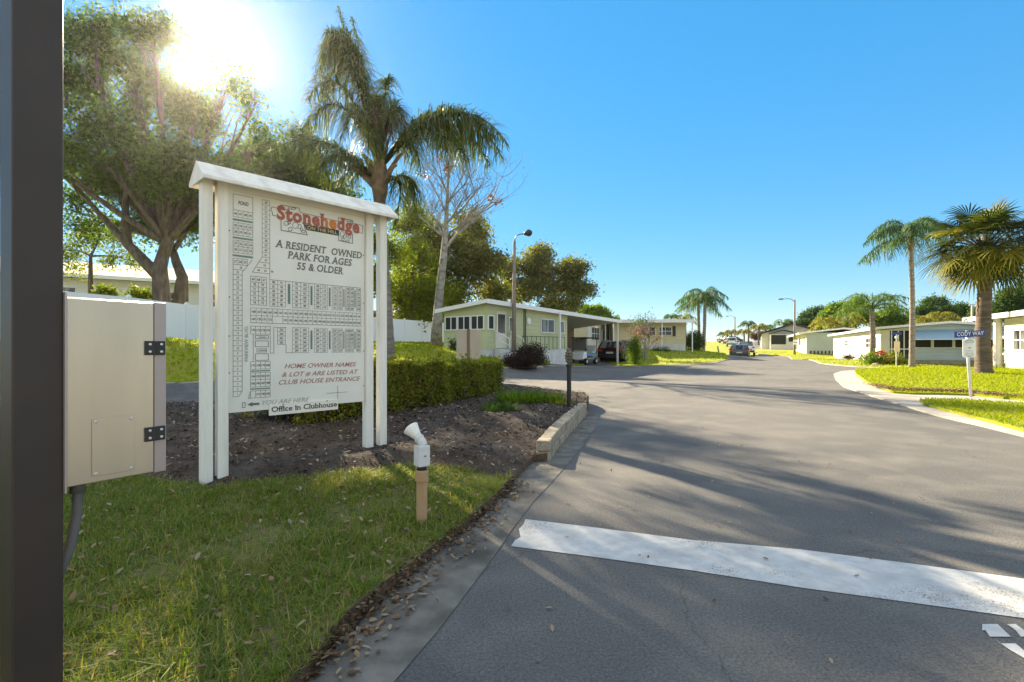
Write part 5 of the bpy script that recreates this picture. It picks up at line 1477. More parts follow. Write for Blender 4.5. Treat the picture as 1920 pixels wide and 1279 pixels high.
# x runs away along the street, y to the street side (left); the end facing us is x = 0
EW = 6.9
WZ = 2.22
MB().box(.0, 22, -EW, 0, .30, WZ).build('wall', M['wallwhite'], hb)
MB().box(.02, 21.9, -EW + .02, -.02, -.5, .299).build('skirting', M['skirt_stone'], hb)
MB().box(-.03, -.002, -EW, -1.6, .30, 1.02).build('end_panel', M['bluegrey'], hb)
rf = MB()
rf.prism([(.45, WZ + .0), (.45, WZ + .16), (-EW / 2, WZ + .48), (-EW - .45, WZ + .16), (-EW - .45, WZ), (-EW / 2, WZ + .34)], lambda u, v, k: (-.6 if k == 0 else 22.5, u, v))
rf.build('roof', M['fascia'], hb)
MB().prism([(0, WZ), (-EW, WZ), (-EW / 2, WZ + .33)], lambda u, v, k: (.0 if k == 0 else .1, u, v)).build('gable', M['bluegrey'], hb)
# porch recess at the corner and the screened front
MB().box(-.035, -.002, -1.6, -.5, .3, 2.15).build('porch_opening', M['screen'], hb)
for y in (-1.55, -1.25, -.95, -.6): MB().box(-.07, -.037, y - .03, y + .03, .3, 2.15).build('porch_frame', M['fascia'], hb)
MB().box(-.075, -.037, -1.6, -.5, .95, 1.02).build('porch_rail', M['fascia'], hb)
MB().box(-.09, -.003, -.5, -.02, .3, 2.2).build('corner_panel', M['ivory'], hb)
for i in range(5):
    y1 = -1.65 - i * 1.04; window(hb, y1 - 1.02, y1, 1.03, 1.62, 0, 1, 'x', glass='screen', fw=.06)
aw = MB(); aw.hexa([(-.85, -EW, 1.60), (-.85, -1.5, 1.60), (-.82, -1.5, 1.60), (-.82, -EW, 1.60), (-.06, -EW, 2.20), (-.06, -1.5, 2.20), (-.03, -1.5, 2.20), (-.03, -EW, 2.20)])
awn = aw.build('awning', M['awning'], hb)
br_ = MB()
for y in (-1.52, -EW + .04): br_.tube([(-.85, y, 1.6), (-.05, y, 1.62)], .02, 6)
br_.bar((-.86, -EW, 1.585), (-.86, -1.5, 1.585), .05); br_.build('awning_frame', M['fascia'], awn)
window(hb, 1.2, 4.4, 1.05, 1.75, 0, 3, 'y', rows=2, out=1); window(hb, 12.5, 14.2, 1.2, 1.7, 0, 2, 'y', rows=2, out=1); window(hb, 8.2, 8.8, 1.55, 1.75, 0, 1, 'y', out=1)

# --- cream home beyond it
P0 = at(1512, 662, 57); P0.z = H(P0.x, P0.y) - .05
hc = thing('cream_house', 'cream home with a grey green end wall beyond the blue awning house', 'house', P0, math.atan2(UB.y, UB.x))
MB().box(0, 22, -7, 0, .25, 2.35).build('wall', M['ivory'], hc)
MB().box(-.03, -.002, -7, 0, .25, 2.45).build('end_wall', M['greygreen'], hc)
MB().box(.02, 21.9, -6.98, -.02, -.4, .249).build('skirting', M['skirt'], hc)
MB().prism([(.8, 2.30), (.8, 2.46), (-3.5, 2.95), (-7.6, 2.46), (-7.6, 2.30), (-3.5, 2.78)], lambda u, v, k: (-.5 if k == 0 else 22.5, u, v)).build('roof', M['fascia'], hc)
window(hc, 2, 3.2, 1.3, 2.0, 0, 1, 'y', out=1); window(hc, 8, 10.5, 1.0, 2.0, 0, 2, 'y', out=1); window(hc, 14, 16, .5, 2.1, 0, 2, 'y', out=1)
lt = MB()
for k in range(14): lt.box(-.06, -.031, -.5 - k * .35, -.35 - k * .35, -.2, .45)
lt.build('lattice', M['black'], hc)

# --- small house with the dark roof up the street
P0 = at(1428, 655, 84); P0.z = H(P0.x, P0.y) - .05
hd_ = thing('dark_roof_house', 'small pale house with a dark shingled roof up the street', 'house', P0, math.atan2(UB.y, UB.x))
MB().box(0, 18, -9, 0, 0, 2.6).build('wall', M['ivory'], hd_)
MB().box(-2.6, -.01, -5.0, -1.2, .0, 2.5).build('porch', M['wallwhite'], hd_)
MB().box(-2.66, -2.61, -3.4, -1.35, .9, 2.35).build('porch_screen', M['screen'], hd_)
MB().prism([(.6, 2.5), (.6, 2.65), (-4.5, 4.3), (-9.6, 2.65), (-9.6, 2.5), (-4.5, 4.1)], lambda u, v, k: (-.6 if k == 0 else 18.5, u, v)).build('roof', M['roofdark'], hd_)
MB().prism([(0, 2.6), (-9, 2.6), (-4.5, 4.05)], lambda u, v, k: (0 if k == 0 else .1, u, v)).build('gable', M['ivory'], hd_)
MB().prism([(-1.0, 2.5), (-1.0, 2.62), (-3.1, 3.2), (-5.3, 2.62), (-5.3, 2.5), (-3.1, 3.05)], lambda u, v, k: (-2.9 if k == 0 else -.7, u, v)).build('porch_roof', M['roofdark'], hd_)
window(hd_, 3, 4.6, 1.2, 2.1, 0, 1, 'y', out=1); window(hd_, 8, 9.6, 1.2, 2.1, 0, 1, 'y', out=1)
window(hd_, -4.8, -3.7, 1.2, 2.2, -2.6, 1, 'x')

# --- near house at the right edge
P0 = at(1884, 697, 25.5); P0.z = H(P0.x, P0.y)
UN = Vector((-.42, -.907)).normalized()
hn_ = thing('lime_house', 'pale lime sided house on a white base at the right edge of the view', 'house', P0, math.atan2(UN.y, UN.x))
lap = MB()
prof_ = []
nl = 13; z0_, z1_ = .42, 2.62; ph = (z1_ - z0_) / nl
for i in range(nl):
    lap.hexa([(0, -.03, z0_ + i * ph), (14, -.03, z0_ + i * ph), (14, .2, z0_ + i * ph), (0, .2, z0_ + i * ph), (0, -.004, z0_ + (i + 1) * ph), (14, -.004, z0_ + (i + 1) * ph), (14, .2, z0_ + (i + 1) * ph), (0, .2, z0_ + (i + 1) * ph)])
lap.build('wall', mat('lime_boards', (.58, .58, .36), .6, (.54, .54, .34), 1.5), hn_)
MB().box(.0, 14, .201, 6, z0_, z1_).build('inner_wall', M['lime'], hn_)
MB().box(.03, 13.97, .01, 5.9, -.3, z0_ - .002).build('skirting', M['skirt'], hn_)
MB().hexa([(-3.6, -.6, 2.63), (14.4, -.6, 2.63), (14.4, 3, 2.98), (-3.6, 3, 2.98), (-3.6, -.6, 2.86), (14.4, -.6, 2.86), (14.4, 3, 3.2), (-3.6, 3, 3.2)]).build('roof', M['fascia'], hn_)
window(hn_, 1.15, 2.5, 1.05, 2.05, -.03, 2, 'y', rows=2)
window(hn_, 5.0, 6.4, 1.05, 2.05, -.03, 2, 'y', rows=2)
MB().lathe([(.17, -.2), (.17, 2.63)], 16, Matrix.Translation((-.35, -.15, 0))).build('column', M['skirt'], hn_)
MB().box(-3.4, .0, 1.5, 1.62, -.1, 2.5).build('carport_wall', M['lime'], hn_)
for z in (.8, 1.7, 2.3): MB().box(-3.4, -.55, .9, 1.0, z, z + .10).build('carport_rail', M['fascia'], hn_)
MB().box(-1.1, -.95, -.1, .05, -.1, 1.6).build('wood_post', mat('orange_wood', (.42, .22, .09), .8), hn_)

# --- white building behind the fence at the left
P0 = at(118, 560, 40); P0 = on(P0.x - 6, P0.y - 4)
hw_ = thing('white_building', 'white walled building with a tan roof behind the white fence', 'house', P0, R(34))
ztop = 1.25 + (650 - 505) / 960 * 36 - P0.z
MB().box(-6, 22, 0, 10, 0, ztop).build('wall', M['wallwhite'], hw_)
MB().prism([(-.7, ztop), (-.7, ztop + .22), (5, ztop + 1.9), (10.7, ztop + .22), (10.7, ztop), (5, ztop + 1.65)], lambda u, v, k: (-6.6 if k == 0 else 22.6, u, v)).build('roof', M['rooftan'], hw_)
MB().box(-6.6, 22.6, -.76, -.701, ztop - .03, ztop + .25).build('fascia', M['fascia'], hw_)
for x in (.5, 6.0, 12.5, 17): window(hw_, x, x + 2.0, ztop - 2.0, ztop - .75, 0, 2, 'y', rows=2)

P0 = at(775, 600, 52); P0.z = H(P0.x, P0.y)
hs_ = thing('brown_house', 'low brown house with a pale fascia behind the white fence', 'house', P0, R(56))
zt_ = 1.25 + (650 - 594) / 960 * 52 - P0.z
MB().box(-8, 8, 0, 6, 0, zt_).build('wall', M['brownwall'], hs_)
MB().hexa([(-8.5, -.5, zt_), (8.5, -.5, zt_), (8.5, 6.5, zt_ + .3), (-8.5, 6.5, zt_ + .3), (-8.5, -.5, zt_ + .3), (8.5, -.5, zt_ + .3), (8.5, 6.5, zt_ + .7), (-8.5, 6.5, zt_ + .7)]).build('roof', M['rooftan'], hs_)
window(hs_, -3, -1, 1.0, 2.0, 0, 2, 'y')

# ------------------------------------------------------------------ white vinyl fence
fa, fb_ = at(340, 645, 23), at(772, 643, 40)
fdir = Vector((fb_.x - fa.x, fb_.y - fa.y)).normalized()
fs0 = Vector((fa.x, fa.y)) - fdir * 12
fo = on(fs0.x, fs0.y)
fence = thing('vinyl_fence', 'long solid white vinyl fence along the top of the lawn slope', 'fence', fo)
npan = 15; plen = 2.45
for i in range(npan):
    a = fs0 + fdir * plen * i; b = a + fdir * plen
    za, zb = H(a.x, a.y) - fo.z, H(b.x, b.y) - fo.z
    nn = Vector((-fdir.y, fdir.x)) * .02
    a2, b2 = a + fdir * .07 - Vector(fo.xy), b - fdir * .07 - Vector(fo.xy)
    MB().hexa([(a2.x - nn.x, a2.y - nn.y, za - .15), (b2.x - nn.x, b2.y - nn.y, zb - .15), (b2.x + nn.x, b2.y + nn.y, zb - .15), (a2.x + nn.x, a2.y + nn.y, za - .15),
               (a2.x - nn.x, a2.y - nn.y, za + 1.78), (b2.x - nn.x, b2.y - nn.y, zb + 1.78), (b2.x + nn.x, b2.y + nn.y, zb + 1.78), (a2.x + nn.x, a2.y + nn.y, za + 1.78)]).build('panel', M['white_vinyl'], fence)
    p = a - Vector(fo.xy)
    pm = MB(); pm.box(-.064, .064, -.064, .064, -.2, 1.82); pm.lathe([(.1, 1.82), (.1, 1.84), (.01, 1.9)], 4, Matrix.Rotation(R(45), 4, 'Z'))
    po = pm.build('post', M['white_vinyl'], fence, loc=(p.x, p.y, za)); po.rotation_euler = (0, 0, math.atan2(fdir.y, fdir.x))

# ------------------------------------------------------------------ street lamps
M['lamp_pole'] = mat('weathered_pole', (.17, .14, .11), .8, (.26, .22, .18), 5, stretch=(3, 3, .6))
M['lamp_grey'] = mat('grey_lamp_metal', (.13, .14, .15), .5)
b0 = at(963.5, 676, 26); b0.z = H(b0.x, b0.y)
la = thing('street_lamp', 'tall thin street lamp with a drop shaped head in front of the green house', 'lamp', b0)
r_l = lambda px, py: at(px, py, 26) - b0
MB().tube([(0, 0, -.2), r_l(963.8, 560), r_l(964.5, 452)], [.125, .10, .075], 12).build('pole', M['lamp_pole'], la, smooth=True)
MB().tube([r_l(964.5, 456), r_l(965.5, 447), r_l(969, 441.5), r_l(976, 439), r_l(984, 438.5)], .03, 8).build('arm', M['lamp_grey'], la, smooth=True)
q = (r_l(996, 436) - r_l(982, 439)).normalized().to_track_quat('Z', 'Y').to_matrix().to_4x4()
MB().lathe([(.05, -.02), (.10, .05), (.17, .18), (.18, .27), (.12, .37), (.02, .42)], 14, Matrix.Translation(r_l(983, 438.6)) @ q).build('lamp_head', M['black'], la, smooth=True)
def cobra_lamp(px, py, ptop, Y, arm_px, label, rad=.1):
    b = at(px, py, Y); b.z = H(b.x, b.y)
    o = thing('street_lamp', label, 'lamp', b)
    l = lambda x, y: at(x, y, Y) - b
    MB().tube([(0, 0, -.2), l(px, (py + ptop) / 2), l(px, ptop)], [rad * 1.2, rad, rad * .8], 10).build('pole', M['lamp_pole'], o, smooth=True)
    MB().tube([l(px, ptop + 4), l(px - (px - arm_px) * .3, ptop - 1), l(px - (px - arm_px) * .75, ptop - 2), l(arm_px, ptop - 1)], .04, 7).build('arm', M['lamp_grey'], o, smooth=True)
    h = l(arm_px, ptop - 1)
    MB().lathe([(.05, 0), (.14, .12), (.16, .4), (.1, .62), (.02, .66)], 12, Matrix.Translation(h) @ Matrix.Rotation(R(-90), 4, 'Y') @ Matrix.Scale(.6, 4, (1, 0, 0))).build('lamp_head', M['lamp_grey'], o, smooth=True)
    return o
lm = cobra_lamp(1490, 667, 562, 58, 1470, 'grey street lamp with a long left arm and a small sign on its pole', .11)
MB().box(-.24, .24, -.16, -.13, 1.2, 1.75).build('pole_sign', M['fascia'], lm, bevel=.01)
MB().box(-.2, .2, -.163, -.161, 1.42, 1.5).build('sign_marking', M['conduit'], lm)
cobra_lamp(1378, 643, 594, 118, 1366, 'distant street lamp at the top of the road behind the parked cars', .13)
b0 = at(1821, 640, 62); b0.z = H(b0.x, b0.y)
up_ = thing('utility_pole', 'slim pale utility pole rising behind the blue awning house', 'pole', b0)
MB().tube([(0, 0, -.2), at(1823, 571, 62) - b0], [.14, .11], 10).build('shaft', M['skirt'], up_)
MB().bar(at(1817, 572, 62) - b0, at(1829, 570.5, 62) - b0, .09).build('crossarm', M['skirt'], up_)

# ------------------------------------------------------------------ street name sign with the watch plate
b0 = gp(1820, 741, .08)
k = b0.y / F
ss = thing('street_sign', 'blue CODY WAY street sign above a white watch plate on a leaning post', 'sign', b0)
w2 = lambda px, py: at(px, py, b0.y) - b0
M['sign_blue'] = mat('sign_blue', (.012, .035, .20), .45); M['sign_white'] = mat('sign_white', (.72, .72, .68), .5, (.62, .62, .58), 6)
MB().tube([w2(1820.5, 745), w2(1815, 672), w2(1813, 620)], .032, 10).build('post', M['skirt'], ss, smooth=True)
bo_ = Vector((0, -.055, 0))
bl = MB().hexa([q_ + bo_ for q_ in [w2(1786, 633.5) , w2(1844, 630.5), w2(1844, 630.5) + Vector((0, .012, 0)), w2(1786, 633.5) + Vector((0, .012, 0)), w2(1786, 622.5), w2(1844, 619), w2(1844, 619) + Vector((0, .012, 0)), w2(1786, 622.5) + Vector((0, .012, 0))]]).build('blade', M['sign_blue'], ss, bevel=.004)
vs, fs = text_mesh('CODY WAY', 1.0, bold=.012, spacing=1.05)
xs = [a for a, _ in vs]; kx = (50 * k) / (max(xs) - min(xs)); p0 = w2(1790.5, 630.6); kz = 7.0 * k / .69; sl = -.5 * 2.4 / 50 * -1
lt = MB(); lt.add([(p0.x + (x - min(xs)) * kx, -.059, p0.z + y * kz + (x - min(xs)) * kx * .055) for x, y in vs], fs)
lt.build('lettering', M['sign_white'], bl)
pl_ = [(1802, 638), (1806, 636), (1810, 636), (1813, 633), (1818, 633), (1821, 635.5), (1825, 636.5), (1826.5, 640), (1827, 667), (1825, 670), (1805, 671), (1802.5, 668)]
wp = MB(); wp.prism([(w2(*p).x, w2(*p).z) for p in pl_], lambda u, v, kk: (u, -.036 if kk == 0 else -.046, v)); plate = wp.build('watch_plate', M['sign_white'], ss)
mk = MB()
def mline(a, b, w):
    A, B = w2(*a), w2(*b); t = Vector((B.x - A.x, B.z - A.z)).normalized(); n = Vector((-t.y, t.x)) * w * k / 2
    mk.add([(A.x - n.x, -.049, A.z - n.y), (B.x - n.x, -.049, B.z - n.y), (B.x + n.x, -.049, B.z + n.y), (A.x + n.x, -.049, A.z + n.y)], [(0, 1, 2, 3)])
def arc(cx, cy, rx, ry, a0, a1, w, n=8):
    P = [(cx + rx * math.cos(R(a0 + (a1 - a0) * i / n)), cy - ry * math.sin(R(a0 + (a1 - a0) * i / n))) for i in range(n + 1)]
    for a, b in zip(P, P[1:]): mline(a, b, w)
arc(1814.5, 644, 8, 6.5, 15, 165, 1.2); arc(1814.5, 645, 5.5, 3.5, 20, 160, .8); arc(1814.5, 634.5, 3, 1, 0, 180, .9)
mline((1811, 652), (1818, 652), 1.0); mline((1813, 654), (1816, 654), .7)
arc(1810, 664, 2.4, 2.4, 0, 360, .5); arc(1819, 664, 2.4, 2.4, 0, 360, .5); mline((1811, 668.2), (1818, 668.2), 1.0); mline((1807, 658), (1822, 658), .5)
mk.build('plate_marking', M['conduit'], plate)
b0 = at(1680.5, 685, 29.3); b0.z = H(b0.x, b0.y); k = b0.y / F
s2 = thing('street_sign', 'small street sign with a blank grey plate on a thin pole by the flower bed', 'sign', b0)
w2 = lambda px, py: at(px, py, b0.y) - b0
MB().tube([(0, 0, -.1), w2(1681, 627)], .03, 8).build('post', M['skirt'], s2)
MB().bar(w2(1672, 626), w2(1690, 625), .02, .16).build('blade', M['sign_blue'], s2)
MB().box(-.17, .17, -.06, -.045, .85, 1.45).build('plate', M['alu'], s2, bevel=.01)
MB().box(-.06, .06, -.04, .04, 1.62, 1.74).build('cap', M['sign_white'], s2)

# --- two pale panels on a brown post above the hedge (back of a sign)
b0 = at(878, 690, 17.5); b0.z = H(b0.x, b0.y); k = b0.y / F
bs = thing('panel_sign', 'pair of plain beige panels either side of a brown post behind the hedge', 'sign', b0)
w2 = lambda px, py: at(px, py, b0.y) - b0
M['beige'] = mat('beige_panel', (.46, .40, .29), .7, (.42, .36, .26), 2)
MB().box(-.05, .05, -.02, .08, -.3, w2(878, 617).z).build('post', M['brownwall'], bs, bevel=.004)
for x0, x1 in ((856, 875.5), (881, 901)):
    MB().box(w2(x0, 0).x, w2(x1, 0).x, -.01, .03, w2(0, 673).z, w2(0, 618).z).build('panel', M['beige'], bs, bevel=.004)
# ------------------------------------------------------------------ palms and planting across the road
def palm_px(px, base_py, top_py, Y, name, label, seed, top_dx=0, **k):
    b = at(px, base_py, Y); b.z = H(b.x, b.y)
    return feather_palm(name, label, b, at(px + top_dx, top_py, Y), seed, **k)
palm_px(1710, 690, 462, 27, 'queen_palm', 'tall slender queen palm with drooping blue green fronds on the corner lawn', 101, top_dx=-2, nf=18, flen=2.6, leaf='palm_blue', Lmax=.75, r=.14, shaft=.9, droop=1.0, up=(-.1, 1.25), n=60, width=.045)
palm_px(1635, 682, 580, 32, 'queen_palm', 'short leafy queen palm standing against the white house wall', 102, nf=20, flen=2.4, leaf='palm', Lmax=.58, r=.17, droop=.6, arch=.6, up=(-.15, 1.25), n=44, width=.04)
palm_px(1310, 660, 566, 52, 'queen_palm', 'left and shorter of the twin palms by the round topiary', 103, top_dx=-1, nf=15, flen=2.5, leaf='palm', Lmax=.8, r=.17, droop=1.1, up=(-.4, 1.1), n=34, width=.06, group='twin palms beside the street')
palm_px(1318, 661, 558, 50, 'queen_palm', 'right and taller of the twin palms by the round topiary', 104, top_dx=4, nf=17, flen=2.6, leaf='palm_blue', Lmax=.8, r=.19, droop=1.1, up=(-.4, 1.2), n=34, width=.06, group='twin palms beside the street')
palm_px(1259, 640, 596, 56, 'palm', 'small spiky palm top showing over the yellow house roof', 105, nf=12, flen=1.1, leaf='palm', Lmax=.4, r=.12, droop=.5, n=24, width=.06)
palm_px(1285, 640, 600, 57, 'palm', 'small yellowish palm at the right end of the yellow house roof', 106, nf=12, flen=1.8, leaf='palm_yellow', Lmax=.5, r=.12, droop=.8, n=24, width=.06)
FP = [(1357, 640, 627, 125, 'smallest palm in the row at the top of the road', 2.0, 'palm'), (1371, 640, 624, 120, 'second small palm at the top of the road by the far lamp', 2.0, 'palm_yellow'), (1403, 640, 609, 112, 'tall thin palm above the parked cars', 2.2, 'palm_blue'),
      (1422, 640, 616, 108, 'yellow green palm left of the dark roofed house', 2.6, 'palm_yellow'), (1436, 640, 617, 110, 'bushy palm directly behind the dark roofed house', 2.6, 'palm'), (1395, 640, 624, 110, 'squat palm behind the white van', 2.0, 'palm_yellow'), (1470, 640, 610, 96, 'wide star shaped palm over the dark roof', 3.0, 'palm')]
for i, (px, bp, tp_, Y, lab, fl, lf) in enumerate(FP):
    palm_px(px, bp, tp_, Y, 'palm', lab, 110 + i, nf=12, flen=fl, leaf=lf, Lmax=.7, r=.2, droop=.6 if i == 6 else .9, n=20, width=.14, group='far palms up the street', up=(.0, 1.2))

# cabbage palm with fan leaves
CY = 18.2
b0 = at(1845, 707, CY); b0.z = H(b0.x, b0.y)
cpalm = thing('cabbage_palm', 'stout cabbage palm with a round head of fan leaves beside the street sign', 'palm', b0)
w2 = lambda px, py, d=0: at(px, py, CY + d) - b0
palm_trunk(cpalm, [(0, 0, -.1), w2(1842, 640), w2(1846, 560), w2(1847, 515)], .25, .19, flare=1.35, m='bark_cabbage')
g = np.random.default_rng(55); r_ = random.Random(55)
top = w2(1846, 488)
bm_ = MB()
for k in range(26):
    a = r_.uniform(0, 6.283); z = r_.uniform(-.55, .5)
    p = top + Vector((.17 * math.cos(a), .17 * math.sin(a), z)); e = p + Vector((.28 * math.cos(a), .28 * math.sin(a), .30))
    bm_.tube([p, p.lerp(e, .5), e], [.06, .05, .025], 5)
bm_.lathe([(.2, -.7), (.26, -.3), (.28, .1), (.2, .6), (.06, .9)], 14, Matrix.Translation(top))
bm_.build('leaf_bases', M['bark_boot'], cpalm, smooth=True)
def fan_np(hub, D, R_, g, nseg=30, span=2.5, droop=.35, w=.055):
    D = np.array(D, float); D /= np.linalg.norm(D)
    up = np.array([0, 0, 1.0]); S_ = np.cross(D, up); S_ /= max(1e-6, np.linalg.norm(S_)); N_ = np.cross(S_, D)
    th = np.linspace(-span, span, nseg)
    d = D * np.cos(th)[:, None] + S_ * np.sin(th)[:, None] + N_ * (.25 - .35 * np.cos(th))[:, None] * .8
    d /= np.linalg.norm(d, axis=1)[:, None]
    wv = np.cross(d, N_); wv /= np.linalg.norm(wv, axis=1)[:, None]
    L = R_ * (.72 + .28 * np.cos(th * .6)) * g.uniform(.88, 1.08, nseg)
    rows = []
    for u, k in ((.04, .25), (.45, 1.0), (.75, .7), (1.0, .06)):
        c = np.array(hub) + d * (L * u)[:, None] - up * (droop * L * max(0, u - .35) ** 2 * g.uniform(.7, 1.5, nseg))[:, None]
        rows += [c - wv * w * k / 2, c + wv * w * k / 2]
    V = np.stack(rows, 1).reshape(-1, 3); i = np.arange(nseg)[:, None] * 8
    return V, np.concatenate([i + [0, 1, 3, 2], i + [2, 3, 5, 4], i + [4, 5, 7, 6]])
for k in range(70):
    u = 1 - 1.75 * (k + .5) / 70
    a = k * 2.39996 + r_.uniform(-.2, .2); rr = math.sqrt(max(0, 1 - u * u))
    d = Vector((rr * math.cos(a), rr * math.sin(a), u + .05)).normalized()
    PL = r_.uniform(1.0, 1.35) * (1.0 if u > -.3 else .72)
    hub = top + Vector((0, 0, .35)) + d * PL * 1.0 - Vector((0, 0, .10))
    dd = (d + Vector((0, 0, -.35 - .25 * max(0, .5 - u)))).normalized()
    V, Fs = fan_np(hub, dd, .92 * r_.uniform(.85, 1.12), g, droop=.55)
    stm = MB().tube(bez(top + Vector((0, 0, .25)), top + Vector((0, 0, .45)) + d * PL * .5, hub, 6), [.022] * 7, 5)
    q = np.array([f for f in stm.f if len(f) == 4]) + len(V)
    lf = 'palm_yellow' if (u < -.1 and r_.random() < .55) or r_.random() < .1 else 'fan_dark'
    np_mesh('fan_leaf', np.concatenate([V, np.array(stm.v)]), np.concatenate([Fs, q]), M[lf], cpalm)

# trees behind the houses on the right
RT = [
    (1500, 640, 95, [(1510, 598, 22, 0, 30), (1530, 590, 22, 2, 30), (1492, 612, 18, 0, 18), (1545, 605, 20, 0, 22)], 'dark', 'dark rounded oak behind the roof of the cream house'),
    (1575, 640, 72, [(1575, 582, 24, 0, 30), (1600, 575, 22, 1, 26), (1560, 598, 22, 0, 24), (1605, 600, 26, 0, 28), (1585, 615, 25, 0, 20)], 'green', 'bright leafy tree behind the white house left of the short palm'),
    (1660, 640, 74, [(1660, 590, 26, 0, 28), (1685, 600, 24, 0, 26), (1640, 604, 22, 0, 20), (1670, 615, 28, 0, 22)], 'green', 'bright green bushy tree between the two queen palms'),
    (1745, 640, 85, [(1725, 578, 22, 0, 26), (1752, 575, 24, 0, 30), (1778, 580, 20, 0, 24), (1740, 600, 28, 0, 28), (1775, 602, 24, 0, 24)], 'dark', 'dark tree crown behind the roof of the blue awning house'),
    (1800, 640, 90, [(1790, 576, 18, 0, 22), (1808, 582, 20, 0, 24), (1825, 590, 20, 0, 22), (1805, 604, 24, 0, 26)], 'dark', 'dark tree crown behind the utility pole'),
    (1850, 640, 64, [(1840, 590, 18, 0, 22), (1860, 585, 22, 0, 26), (1835, 606, 20, 0, 20)], 'oak', 'olive tree behind the cabbage palm trunk'),
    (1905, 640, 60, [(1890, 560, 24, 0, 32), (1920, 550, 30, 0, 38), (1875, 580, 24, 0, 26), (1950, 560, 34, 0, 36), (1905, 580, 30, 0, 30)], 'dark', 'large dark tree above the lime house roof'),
]
for i, (px, bp, Y, bl_, lf, lab) in enumerate(RT):
    simple_tree(px, bp, Y, bl_, lf, lab, 150 + i, size=.42 if Y > 62 else .34, per=52, clump=1.0, rt=.22, shell=.45)
for i, (px, py, Y, lab) in enumerate([(1738, 605, 60, 'feathery palm clump over the blue awning house'), (1765, 600, 62, 'taller feathery palm clump over the blue awning house'), (1592, 600, 64, 'yellow green palm clump left of the short palm'), (1550, 606, 66, 'low palm clump over the cream house roof')]):
    palm_px(px, 650, py, Y, 'areca_palm', lab, 170 + i, nf=18, flen=2.4, leaf='palm_yellow', Lmax=.6, r=.08, droop=.8, n=22, width=.09, group='areca palms behind the houses', up=(-.3, 1.3))
simple_tree(1422, 640, 140, [(1424, 628, 10, 0, 16), (1414, 632, 9, 0, 12), (1432, 632, 8, 0, 10)], 'rust', 'orange tinged tree at the top of the road', 160, size=.6, per=40, clump=1.0, rt=.15)
# shrubs
def shrub(px, base_py, Y, rad, h, leaf, label, seed, name='shrub', n=900, size=.07, group=None, stems=True, cat='shrub', flowers=None, shape=1.0):
    b = at(px, base_py, Y); b.z = H(b.x, b.y)
    root = thing(name, label, cat, b, 0, group)
    g = np.random.default_rng(seed); r_ = random.Random(seed)
    mb = MB()
    for k in range(9):
        a = r_.uniform(0, 6.28); e = Vector((rad * .7 * math.cos(a), rad * .7 * math.sin(a), h * r_.uniform(.5, .9)))
        mb.tube(bez(Vector((0, 0, -.05)), Vector((e.x * .3, e.y * .3, h * .4)), e, 4), [.02, .016, .012, .008, .004], 5)
    mb.build('stems', M['twig'], root)
    cl = blob_points(g, (0, 0, h * .5), (rad, rad, h * .52 * shape), n // 14, .45)
    P = cl[np.repeat(np.arange(len(cl)), 14)] + g.normal(0, size * 1.6, (len(cl) * 14, 3)); P[:, 2] = np.maximum(P[:, 2], .02)
    V, Fs = leaves_np(P, size, g, .5)
    np_mesh('foliage', V, Fs, M[leaf], root)
    if flowers:
        c = blob_points(g, flowers[0], flowers[1], 200, .3); V, Fs = leaves_np(c, .09, g, .6); np_mesh('flowers', V, Fs, M['flower'], root)
    return root
shrub(1634, 684, 31, .55, .75, 'green', 'round green shrub left in the flower bed by the corner sign', 201, n=2200, size=.09)
shrub(1668, 683, 30.5, .62, .70, 'hedge', 'pale green shrub with orange red flowers in the bed by the corner sign', 202, n=2200, size=.09, flowers=((-.35, .3, .78), (.35, .3, .16)))
shrub(1592, 674, 40, .42, .42, 'burgundy', 'small dark reddish shrub against the white house wall', 203, n=1000, size=.09)
shrub(1693, 683, 31, .35, .4, 'dark', 'small low shrub at the foot of the tall queen palm', 204, n=800, size=.08)
shrub(1302, 660, 46, .82, 1.75, 'dark', 'dark round clipped topiary next to the yellow house', 205, name='topiary', n=9000, size=.09)
shrub(1190, 672, 34.5, .34, 1.9, 'green', 'narrow column shaped shrub past the carport', 206, name='column_shrub', n=5200, size=.08)
shrub(1232, 660, 41.5, .3, .3, 'dark', 'small dark plant under the yellow house windows on the left', 207, n=500, size=.08)
shrub(1248, 660, 41.5, .3, .34, 'dark', 'small dark plant under the yellow house windows on the right', 208, n=500, size=.08)
shrub(985, 664, 24.6, .62, .98, 'burgundy', 'wide dark burgundy shrub behind the street lamp', 209, n=5200, size=.08)
shrub(962, 672, 24.2, .45, .55, 'burgundy', 'low dark shrub at the foot of the house steps', 210, n=2200, size=.07)
shrub(1012, 676, 26.5, .5, .4, 'hedge', 'low greyish green shrub in front of the white planter wall', 211, n=1500, size=.07)
shrub(1003, 655, 26.2, .55, 1.0, 'burgundy', 'dark burgundy shrub left of the white planter wall', 212, n=3200, size=.08)
shrub(852, 652, 26.3, .22, .55, 'dark', 'small dark shrub at the left end of the green house', 213, n=900, size=.07)
shrub(1865, 700, 22.5, .35, .25, 'hedge', 'low straggly plant at the foot of the white column', 214, n=700, size=.06)
